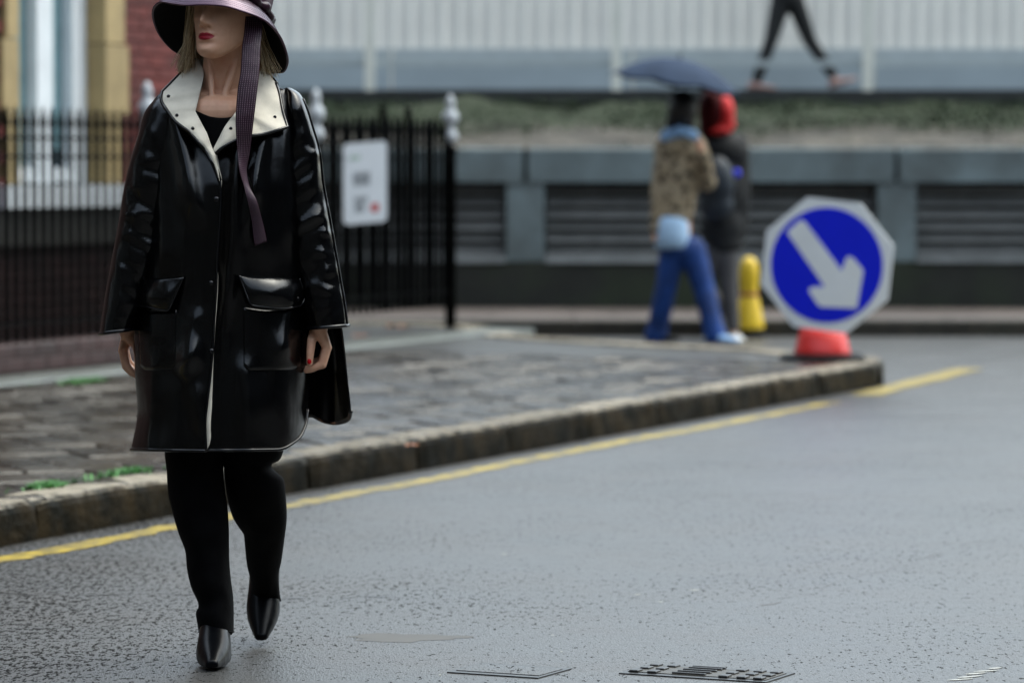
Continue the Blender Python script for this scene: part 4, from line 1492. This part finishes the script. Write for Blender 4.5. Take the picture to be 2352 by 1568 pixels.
# stand behind the neck
up_ = resample([(450, 136, 50), (480, 140, 80), (530, 142, 92), (580, 146, 70), (612, 165, 35), (634, 191, 0)], 26)
lo_ = resample([(447, 215, 40), (480, 215, 66), (520, 215, 72), (560, 215, 60), (600, 220, 30), (640, 215, 10)], 26)
G = up_[:, None] * (1 - np.linspace(0, 1, 8)[None, :, None]) + lo_[:, None] * np.linspace(0, 1, 8)[None, :, None]
o = mk('collar_stand', orient(grid(Wg(G[..., 0], G[..., 1], G[..., 2] / 1000)), (0, -1, 0)), [M['lining'], M['patent']], coat, True)
m_ = o.modifiers.new('solid', 'SOLIDIFY'); m_.thickness = .006; m_.offset = -1; m_.material_offset = 1; m_.material_offset_rim = 1


def near(Q, x, y):
    tgt = np.array([x, y])
    pr = Q.reshape(-1, 3)
    zz = pr[:, 1] * CT - (pr[:, 2] - CAMZ) * ST
    sx = 1176 + FPX * pr[:, 0] / zz
    sy = 784 - FPX * (pr[:, 1] * ST + (pr[:, 2] - CAMZ) * CT) / zz
    return pr[np.argmin((sx - x) ** 2 + (sy - y) ** 2)]


for Q, x, y in ((QL, 385, 221), (QL, 405, 265), (QL, 443, 296), (QR, 530, 296), (QR, 630, 268)):
    disc(near(Q, x, y) + np.array([0, -.0012, 0]), .0042, (0, -1, .15), .002, 'eyelet', M['piping'], coat)

# --- body: head, neck, trunk, arms, hands and legs as one skin
HO = W(520, 29, .0)
yw, pt = R(26), R(7)
fx = np.array([math.cos(yw), -math.sin(yw), 0])          # head's left-right axis (towards image right)
ff = np.array([-math.sin(yw) * math.cos(pt), -math.cos(yw) * math.cos(pt), math.sin(pt)])
fu = np.cross(fx, ff); fu = fu if fu[2] > 0 else -fu
HB = np.array([fx, ff, fu])
ht = [-.121, -.118, -.112, -.100, -.085, -.070, -.050, -.025, 0, .03, .06, .09, .110, .118]
hw_ = [.008, .018, .028, .038, .047, .054, .0605, .0655, .069, .073, .073, .060, .035, .006]
hf_ = [.070, .082, .090, .0945, .0935, .0925, .092, .091, .089, .092, .089, .070, .040, .008]
hb_ = [.055, .045, .028, .006, -.015, -.035, -.055, -.075, -.09, -.098, -.098, -.08, -.05, -.008]


def head_mesh():
    hh = np.concatenate([np.linspace(-.121, -.03, 64), np.linspace(-.0285, .118, 50)])
    n_ = 120
    a = np.linspace(-np.pi, np.pi, n_, endpoint=False)
    rings = []
    for h in hh:
        w_, f_, b_ = ci(h, ht, hw_), ci(h, ht, hf_), ci(h, ht, hb_)
        c = np.cos(a); s_ = np.sin(a)
        sm = float(np.clip((b_ + .075) / .1, 0, 1)); sm = sm * sm * (3 - 2 * sm); mid = (f_ + b_) / 2 * sm
        x = w_ * np.sign(s_) * np.abs(s_) ** .92
        y = np.where(c > 0, mid + (f_ - mid) * np.abs(c) ** .85, mid + (b_ - mid) * np.abs(c))
        g = lambda x0, sx, h0, sh: np.exp(-((x - x0) / sx) ** 2 - ((h - h0) / sh) ** 2)
        fr = np.clip(c * 2, 0, 1)
        dy = 0 * a
        amp = np.interp(h, [-.058, -.050, -.046, -.040, -.034, -.02, -.005, .01, .02], [0, .006, .019, .030, .0305, .0215, .0135, .006, 0])
        sg_ = np.interp(h, [-.05, -.038, -.01, .02], [.0098, .0092, .0078, .0085])
        dy += amp * np.exp(-(np.abs(x) / sg_) ** 2.2)
        dy += .0105 * (g(.0145, .0065, -.043, .0075) + g(-.0145, .0065, -.043, .0075))
        dy += .0060 * np.exp(-(np.abs(x) / .019) ** 3) * math.exp(-((h + .0665) / .0052) ** 2)
        dy += .0070 * np.exp(-(np.abs(x) / .017) ** 3) * math.exp(-((h + .0775) / .0058) ** 2)
        dy -= .0045 * np.exp(-(np.abs(x) / .021) ** 4) * math.exp(-((h + .0716) / .0018) ** 2)
        dy -= .0045 * np.exp(-(np.abs(x) / .022) ** 2) * math.exp(-((h + .0885) / .006) ** 2)
        dy += .0050 * np.exp(-(np.abs(x) / .018) ** 2) * math.exp(-((h + .106) / .010) ** 2)
        dy -= .011 * (g(.0075, .0040, -.0495, .0032) + g(-.0075, .0040, -.0495, .0032))
        dy -= .0020 * np.exp(-(np.abs(x) / .004) ** 2) * math.exp(-((h + .058) / .004) ** 2)
        dy -= .013 * (g(.031, .016, .003, .012) + g(-.031, .016, .003, .012))
        dy += .006 * (g(.031, .011, .001, .008) + g(-.031, .011, .001, .008))
        dy += .003 * (g(.045, .02, -.022, .014) + g(-.045, .02, -.022, .014))
        dy -= .003 * (g(.036, .012, -.06, .02) + g(-.036, .012, -.06, .02))
        y = y + dy * fr
        rings.append(HO + np.stack([x, y, np.full(n_, h)], 1) @ HB)
    return loft(rings, True, True, True)


wrR, wrL = W(731, 752, -.03), W(297, 766, .055)
bodyp = [head_mesh()]
bodyp += [capsule(W(513, 215, .035), .056, W(516, 95, .02), .048), capsule(W(550, 110, .004), .012, W(500, 268, -.060), .006), capsule(W(482, 120, .004), .010, W(489, 266, -.060), .0055),
          capsule(W(440, 250, .01), .05, W(590, 250, .01), .05), ellipsoid(W(505, 268, -.028), (.085, .048, .055)), ellipsoid(W(508, 430, .0), (.145, .085, .24)), ellipsoid(W(507, 720, .0), (.15, .09, .20)),
          capsule(W(508, 500, 0), .11, W(508, 700, 0), .12), capsule(W(486, 262, -.058), .0095, W(425, 250, -.03), .0085), capsule(W(500, 262, -.058), .0095, W(585, 246, -.03), .0085)]
bodyp += chain([W(408, 262, .005), W(345, 500, .02), W(300, 740, .055), wrL], [.045, .034, .025, .0235])
bodyp += chain([W(622, 258, .0), W(690, 490, -.01), W(728, 735, -.03), wrR], [.045, .034, .0255, .024])
bodyp += chain([W(455, 800, .0), W(455, 1100, -.015), W(495, 1440, .02)], [.07, .042, .028])
bodyp += chain([W(560, 800, .0), W(580, 1090, .02), W(612, 1340, .36)], [.07, .042, .028])


def hand(wr, mcps, fingers, thumb, th_r, wide):
    pr = []
    for (mx, my, mdz), fr_ in zip(mcps, (.0115, .0115, .011, .010)):
        pr += [capsule(wr + (W(mx, my, mdz) - W(mx, my, 0)) * .5, .018, W(mx, my, mdz), fr_)]
    for f, r0 in zip(fingers, (.0098, .0098, .0092, .0082)):
        pts = [W(*q) for q in f]
        pr += chain(pts, [r0 * 1.08, r0 * .98, r0 * .86, r0 * .70])
    pr += chain([W(*q) for q in thumb], th_r)
    return pr


# her left hand (image right), thumb towards the camera
bodyp += hand(wrR, [(750, 796, -.045), (752, 798, -.026), (751, 797, -.008), (747, 794, .008)],
              [[(750, 796, -.045), (738.5, 836, -.050), (717, 847, -.052), (703.5, 851, -.052)],
               [(752, 798, -.026), (741, 838, -.030), (716, 845, -.034), (698, 846, -.036)],
               [(751, 797, -.008), (740, 832, -.012), (718, 837, -.016), (701, 834.5, -.018)],
               [(747, 794, .008), (738, 824, .004), (720, 830, .0), (706, 828, -.002)]],
              [(726, 757, -.035), (715.5, 782, -.062), (712.5, 811, -.070), (711, 834, -.072)], [.016, .0112, .0098, .0078], 0)
# her right hand (image left), half behind the coat
bodyp += hand(wrL, [(284, 803, .040), (282, 805, .058), (284, 804, .076), (288, 800, .090)],
              [[(284, 803, .040), (290.5, 838, .036), (302, 852, .034), (309, 859, .034)],
               [(282, 805, .058), (289, 842, .056), (302, 856, .054), (312, 862, .054)],
               [(284, 804, .076), (291, 838, .074), (304, 850, .072), (316, 856, .072)],
               [(288, 800, .090), (296, 830, .088), (308, 842, .086), (318, 848, .086)]],
              [(300, 772, .048), (314, 795, .022), (318, 820, .016), (320, 838, .014)], [.016, .0112, .0098, .0078], 0)
body = fuse('body', bodyp, .0023, M['skin'], wm, 2, .4)
nv = len(body.data.vertices)
co = np.zeros(nv * 3); body.data.vertices.foreach_get('co', co)
co = co.reshape(-1, 3) + org(wm)
lc = (co - HO) @ HB.T
lx, ly, lz = lc.T
q_ = np.clip(1 - (lx / .0225) ** 2, 0, 1)
upb = -.0715 + .0085 * q_ ** .75 - .0016 * np.exp(-(lx / .0035) ** 2)
lob = -.0715 - .0105 * q_ ** .6
mask = (np.clip((upb - lz) / .0012 + .5, 0, 1) * np.clip((lz - lob) / .0012 + .5, 0, 1) * (np.abs(lx) < .0225) * (ly > .06) * (np.abs(lz) < .12))
at = body.data.attributes.new('tint', 'FLOAT', 'POINT')
at.data.foreach_set('value', mask.astype(np.float32))


def nail(tipp, nrm, along, hw, hl):
    nrm = np.asarray(nrm, float); nrm /= np.linalg.norm(nrm)
    along = np.asarray(along, float); along -= nrm * np.dot(along, nrm); along /= np.linalg.norm(along)
    sd = np.cross(along, nrm)
    th_ = np.linspace(0, 2 * np.pi, 20, endpoint=False)
    rings = [tipp + along * (np.sin(th_) * hl * k)[:, None] + sd * (np.cos(th_) * hw * k)[:, None] + nrm * (h_ - .12 * (np.cos(th_) * k) ** 2 * hw * 2)[:, None] for k, h_ in ((1, -.001), (1, .0008), (.7, .0016), (.2, .0019))]
    mk('nail', loft(rings, True, True, True), M['nail'], wm, True)


nail(W(710.5, 830, -.0800), (-.05, -1, .1), (0, -.2, -1), .0052, .0066)
nail(W(696, 847, -.040), (-1, -.4, -.5), (-.6, 0, -.2), .004, .005)

# --- black top
xx = np.linspace(430, 580, 40)[None, :]; vv = np.linspace(0, 1, 30)[:, None]
yt_ = 271 - 16 * ((xx - 509) / 58) ** 2
py = yt_ + vv * (440 - yt_); px = xx + 0 * vv
d = -.096 - .022 * np.clip((py - 270) / 80, 0, 1) + .055 * ((px - 508) / 75) ** 2
o = mk('top', orient(grid(Wg(px, py, d)), (0, -1, 0)), M['tee'], wm, True)
m_ = o.modifiers.new('solid', 'SOLIDIFY'); m_.thickness = .003; m_.offset = -1

# --- trousers


def leg(tabl, tabr, tabd, tabh, y0, y1, seed):
    rings = []
    a = np.linspace(0, 2 * np.pi, 40, endpoint=False)
    for y in np.linspace(y0, y1, 90):
        l_, r_, dc, hd = ci(y, *tabl), ci(y, *tabr), ci(y, *tabd), ci(y, *tabh)
        ca, sa = np.cos(a), np.sin(a)
        x = (l_ + r_) / 2 + (r_ - l_) / 2 * np.sign(ca) * np.abs(ca) ** .92
        wr = np.array([mn.noise((math.cos(q) * 1.3 + seed, math.sin(q) * 1.3, y * .02 + math.cos(q) * .6)) for q in a])
        d_ = dc + hd * np.sign(sa) * np.abs(sa) ** .92 + wr * .012 * sa * sa * np.sign(sa)
        rings.append(Wg(x, np.full(40, y), d_))
    return np.array(rings)


lgL = leg(([850, 960, 1038, 1080, 1131, 1176, 1224, 1269, 1303, 1345, 1392, 1396, 1406, 1430, 1453, 1457], [400, 385, 378, 382.5, 386, 396, 410, 426, 429, 438, 456, 455, 449.5, 453, 457.5, 461]),
          ([850, 960, 1085, 1124, 1179, 1221, 1276, 1331, 1372, 1407, 1455, 1457], [516, 514, 513, 517, 524, 526, 526.5, 530.5, 535.7, 537, 537, 532]),
          ([850, 1100, 1300, 1457], [.0, -.015, -.005, -.008]), ([850, 1000, 1130, 1300, 1400, 1457], [.09, .092, .086, .076, .078, .082]), 850, 1457, 1.0)
lgR = leg(([850, 1000, 1086, 1131, 1186, 1210, 1228, 1248, 1296, 1338, 1362, 1380], [497, 505, 515, 520, 534, 548, 560, 562, 567, 577, 579, 577]),
          ([850, 960, 1031, 1045, 1058, 1064, 1072, 1090, 1100, 1145, 1183, 1241, 1290, 1321, 1355, 1380], [630, 648, 651, 648, 640, 626, 624, 643, 652, 657, 659, 653, 646, 640, 642, 646]),
          ([850, 1000, 1100, 1200, 1300, 1380], [.0, .0, .025, .12, .27, .40]), ([850, 1000, 1130, 1250, 1380], [.09, .09, .085, .075, .06]), 850, 1380, 4.0)
tr = mk('trousers', join(orient(loft(list(lgL), True, True, False), (0, 0, 1)), orient(loft(list(lgR), True, True, False), (0, 0, 1))), M['trouser'], wm, True)
bm = bmesh.new(); bm.from_mesh(tr.data); bmesh.ops.recalc_face_normals(bm, faces=bm.faces); bm.to_mesh(tr.data); bm.free()
m_ = tr.modifiers.new('solid', 'SOLIDIFY'); m_.thickness = .003; m_.offset = -1
mk('hem', tube(np.concatenate([lgL[-2], lgL[-2][:1]]), .0022, 6, False), M['trouser'], tr, True)

# --- boots


def boot_mesh():
    """heel at origin, foot along +f; returns upper and heel in (side, forward, up)"""
    S = [(-.012, .020, .062, .16), (.0, .030, .055, .185), (.03, .036, .048, .20), (.06, .038, .038, .18), (.085, .038, .024, .150), (.11, .0385, .012, .122), (.14, .041, .004, .098),
         (.17, .0425, .0, .080), (.20, .038, .0, .064), (.23, .030, .002, .050), (.255, .0215, .004, .038), (.272, .0165, .006, .029), (.279, .014, .009, .024)]
    a = np.linspace(0, 2 * np.pi, 32, endpoint=False)
    rings = []
    for f_, hw, z0, z1 in S:
        ca, sa = np.cos(a), np.sin(a)
        pz = np.where(sa > 0, np.abs(sa) ** 1.0, np.abs(sa) ** .45)
        zc = z0 + (z1 - z0) * .38
        z = np.where(sa > 0, zc + (z1 - zc) * pz, zc - (zc - z0) * pz)
        x = hw * np.sign(ca) * np.abs(ca) ** .8
        rings.append(np.stack([x, np.full(32, f_), z], 1))
    up1 = loft(rings, True, True, True)
    sh_ = []
    for z, hw, f0, f1 in ((.10, .034, -.006, .10), (.15, .034, -.008, .092), (.19, .033, -.006, .082), (.22, .033, -.004, .078)):
        sh_.append(np.stack([hw * np.cos(a), (f0 + f1) / 2 + (f1 - f0) / 2 * np.sin(a), np.full(32, z)], 1))
    up2 = loft(sh_, True, True, True)
    hl = []
    for z, hw, f0, f1 in ((0, .016, .004, .040), (.02, .017, .002, .042), (.05, .026, -.006, .054), (.066, .030, -.01, .06)):
        t_ = np.linspace(0, 2 * np.pi, 20, endpoint=False)
        hl.append(np.stack([hw * np.cos(t_), (f0 + f1) / 2 + (f1 - f0) / 2 * np.sin(t_), np.full(20, z)], 1))
    return up1, up2, loft(hl, True, True, True)


def place(VF, o_, sx, fw, up):
    V = np.asarray(VF[0])
    return np.asarray(o_) + V[:, :1] * np.asarray(sx) + V[:, 1:2] * np.asarray(fw) + V[:, 2:] * np.asarray(up), VF[1]


def boot(o_, fw, up, name='boot'):
    fw, up = np.asarray(fw, float), np.asarray(up, float)
    fw /= np.linalg.norm(fw); up -= fw * np.dot(fw, up); up /= np.linalg.norm(up)
    sx = np.cross(fw, up)
    a, b, h_ = boot_mesh()
    o = fuse('boot', [place(a, o_, sx, fw, up), place(b, o_, sx, fw, up)], .0035, M['boot'], wm, 5)
    mk('heel', place(h_, o_, sx, fw, up), M['boot'], o, True)


toe = P(487, 1546, 9.085)
heel = np.array([P(497, 1500, toe[1] + .279)[0], toe[1] + .279, 0.002])
boot(heel, ((toe[0] - heel[0]) / .279, -1, 0), (0, 0, 1))
# trailing foot, up on its toe
fw = np.array([.008, -math.cos(R(29)), -math.sin(R(29))]); fw /= np.linalg.norm(fw)
toe2 = P(600, 1485, 9.58); toe2[2] = .006
upv = np.array([0.02, -math.sin(R(29)), math.cos(R(29))])
boot(toe2 - fw * .279, fw, upv)

# --- hat
phi_r = [-180, -140, -120, -100, -90, -75, -60, -45, -30, -15, 0, 20, 40, 60, 80, 95, 115, 140, 180]
y_r = [150, 121, 88, 48, 32, 14, 5, 9, 12.5, 11, 13, 27, 46, 80, 125, 147, 167, 168, 150]
phi_j = [-180, -120, -90, -60, -30, 0, 30, 60, 90, 120, 180]
y_j = [50, 15, -18, -30, -28, -18, 0, 28, 54, 66, 50]
ph = np.linspace(-180, 180, 96, endpoint=False)
hat_o = thing
rim = Wg(506 + 155.5 * np.sin(np.radians(ph)), ci(ph, phi_r, y_r), -.164 * np.cos(np.radians(ph)) + .03)
jn = Wg(515 + 100 * np.sin(np.radians(ph)), ci(ph, phi_j, y_j), -.108 * np.cos(np.radians(ph)) + .03)
rings = []
for t in np.linspace(0, 1, 26):
    r_ = jn * (1 - t) + rim * t
    r_ = r_ + UP * (.008 * math.sin(math.pi * t))
    rings.append(r_)
ctr = jn.mean(0)
nrm = np.zeros(3)
for k in range(96): nrm += np.cross(jn[k] - ctr, jn[(k + 1) % 96] - ctr)
nrm /= np.linalg.norm(nrm); nrm = nrm if nrm[2] > 0 else -nrm
brimV, brimF = loft(rings, True)
hat = mk('hat', orient((brimV, brimF), (0, 0, 1)), [M['hat'], M['hatunder']], wm, True)
m_ = hat.modifiers.new('solid', 'SOLIDIFY'); m_.thickness = .0035; m_.offset = -1; m_.material_offset = 1
crown = [ctr + (jn - ctr) * k + nrm * z for k, z in ((1.0, -.002), (.99, .02), (.965, .05), (.94, .08), (.90, .095), (.78, .105), (.5, .112), (.1, .114))]
mk('crown', orient(loft(crown, True, False, True), (0, 0, 1)), M['hat'], hat, True)
tw = [ctr + (jn[k] - ctr) * (1.03 + .01 * math.sin(k * .9)) + nrm * (.012 + .003 * math.sin(k * .7)) for k in range(96)]
mk('hat_band', tube(np.array(tw + tw[:1]), [.011 + .003 * math.sin(k * 1.3) for k in range(97)], 10, False), M['ribbon'], hat, True)
mk('brim_edge', tube(np.concatenate([rim, rim[:1]]), .0024, 6, False), M['hat'], hat, True)
stl = []
for t in np.linspace(.12, .95, 11):
    k_ = int(round(t * 25))
    rr_ = rings[k_] + nrm * .0006
    for k in range(0, 96, 1):
        a_, b_ = rr_[k], rr_[(k + 1) % 96]
        for z0, z1 in ((.1, .4), (.6, .9)):
            p, q = a_ + (b_ - a_) * z0, a_ + (b_ - a_) * z1
            stl.append(tube([p, q], .0006, 4))
o = mk('stitching', join(*stl), M['hat'], hat); o['kind'] = 'stuff'

# --- ribbon hanging from the hat
ry = np.array([36, 72, 107, 160, 213, 280, 347, 395, 423, 463, 511, 550, 561])
rl = np.array([564, 561, 556, 553, 545, 541, 545, 551.5, 558.5, 569, 578.5, 583.5, 586])
rr_ = np.array([604, 602.5, 598.5, 596, 590.5, 582.5, 574.5, 567, 572, 590.5, 603.5, 611.5, 613])
yy = np.linspace(38, 560, 150)
lx_, rx_ = ci(yy, ry, rl), ci(yy, ry, rr_)
mid = (lx_ + rx_) / 2
dm = np.where(yy < 1e4, ci(np.clip(yy, 36, 300), [36, 72, 110, 200, 300], [-.055, -.075, -.10, -.142, -.166]), 0)
dc = fd(mid, yy) - .022
wgt = np.clip((yy - 260) / 160, 0, 1); wgt = wgt * wgt * (3 - 2 * wgt)
dm = dm * (1 - wgt) + dc * wgt
tt = np.linspace(0, 1, 17)
G = np.zeros((150, 17, 3))
for k, t in enumerate(tt):
    skew_ = .018 * (t - .5) * np.sin((yy - 250) / 60) * np.exp(-((yy - 380) / 120) ** 2)
    skew_ += .012 * (t - .5) * np.exp(-((yy - 395) / 30) ** 2) * 2
    G[:, k] = Wg(lx_ + (rx_ - lx_) * t, yy + (t - .5) * -10 * np.clip((yy - 500) / 60, 0, 1), dm + skew_ + .004 * (2 * t - 1) ** 2)
rb = mk('ribbon', orient(grid(G), (0, -1, 0)), [M['ribbon'], M['hatunder']], wm, True)
m_ = rb.modifiers.new('solid', 'SOLIDIFY'); m_.thickness = .002; m_.offset = -1; m_.material_offset = 1
stl = []
for col_ in range(8):
    t = (col_ + .7) / 8.4 * 16
    k0, fr = int(t), t - int(t)
    line = G[:, k0] * (1 - fr) + G[:, min(k0 + 1, 16)] * fr + np.array([0, -.0010, 0])
    L = np.concatenate([[0], np.cumsum(np.linalg.norm(np.diff(line, axis=0), axis=1))])
    n_ = int(L[-1] / .0052)
    for q in range(n_):
        a_, b_ = q * .0052, q * .0052 + .0034
        pa = np.array([np.interp(a_, L, line[:, z]) for z in range(3)]); pb_ = np.array([np.interp(b_, L, line[:, z]) for z in range(3)])
        stl.append(tube([pa, pb_], .00045, 4))
o = mk('stitching', join(*stl), M['thread'], rb); o['kind'] = 'stuff'

# --- hair


def mat_hair():
    m = bpy.data.materials.new('blonde_hair')
    t = NT(m)
    a = t.n('ShaderNodeAttribute', attribute_name='strand')
    t.set('Base Color', t.ramp(a.outputs['Fac'], [(0., (.15, .09, .04)), (.5, (.44, .32, .17)), (1., (.72, .60, .40))]))
    t.set('Roughness', .42)
    return m


M['hair'] = mat_hair()
hp, sv = [], []
for k in range(1500):
    ph_ = random.choice([random.uniform(-150, -62), random.uniform(72, 150), random.uniform(150, 215)])
    a = math.radians(ph_)
    sn, cs = math.sin(a), math.cos(a)
    r0 = random.uniform(.070, .088)
    top_ = W(512 + r0 * 948 * sn, random.uniform(-10, 50), .03 - r0 * 1.1 * cs)
    left = ph_ < 0
    ye = random.gauss(158, 12) if left else random.gauss(176, 12)
    r1 = random.uniform(.075, .108) if left else random.uniform(.085, .118)
    if not left and random.random() < .2: r1 += random.uniform(.0, .022)
    flick = random.uniform(-.004, .014)
    midp = W(512 + (r0 * .45 + r1 * .55) * 948 * sn, (50 + ye) / 2 - 6, .03 - (r0 * .45 + r1 * .55) * 1.05 * cs)
    end = W(512 + (r1 + flick) * 948 * sn + random.gauss(0, 5), ye, .03 - (r1) * 1.05 * cs + random.gauss(0, .006))
    pts = resample([top_, midp, end], 9)
    pts = pts + (rng.normal(0, .0012, (9, 3)) * np.linspace(0, 1, 9)[:, None])
    wd = random.uniform(.0006, .0016)
    vf = tube(pts, np.linspace(wd, wd * .35, 9), 4, False)
    hp.append(vf); sv.append(np.full(len(vf[0]), random.random()))
# skull cap of hair under the hat
o = mk('hair', join(*hp), M['hair'], wm, True)
at = o.data.attributes.new('strand', 'FLOAT', 'POINT')
at.data.foreach_set('value', np.concatenate(sv).astype(np.float32))
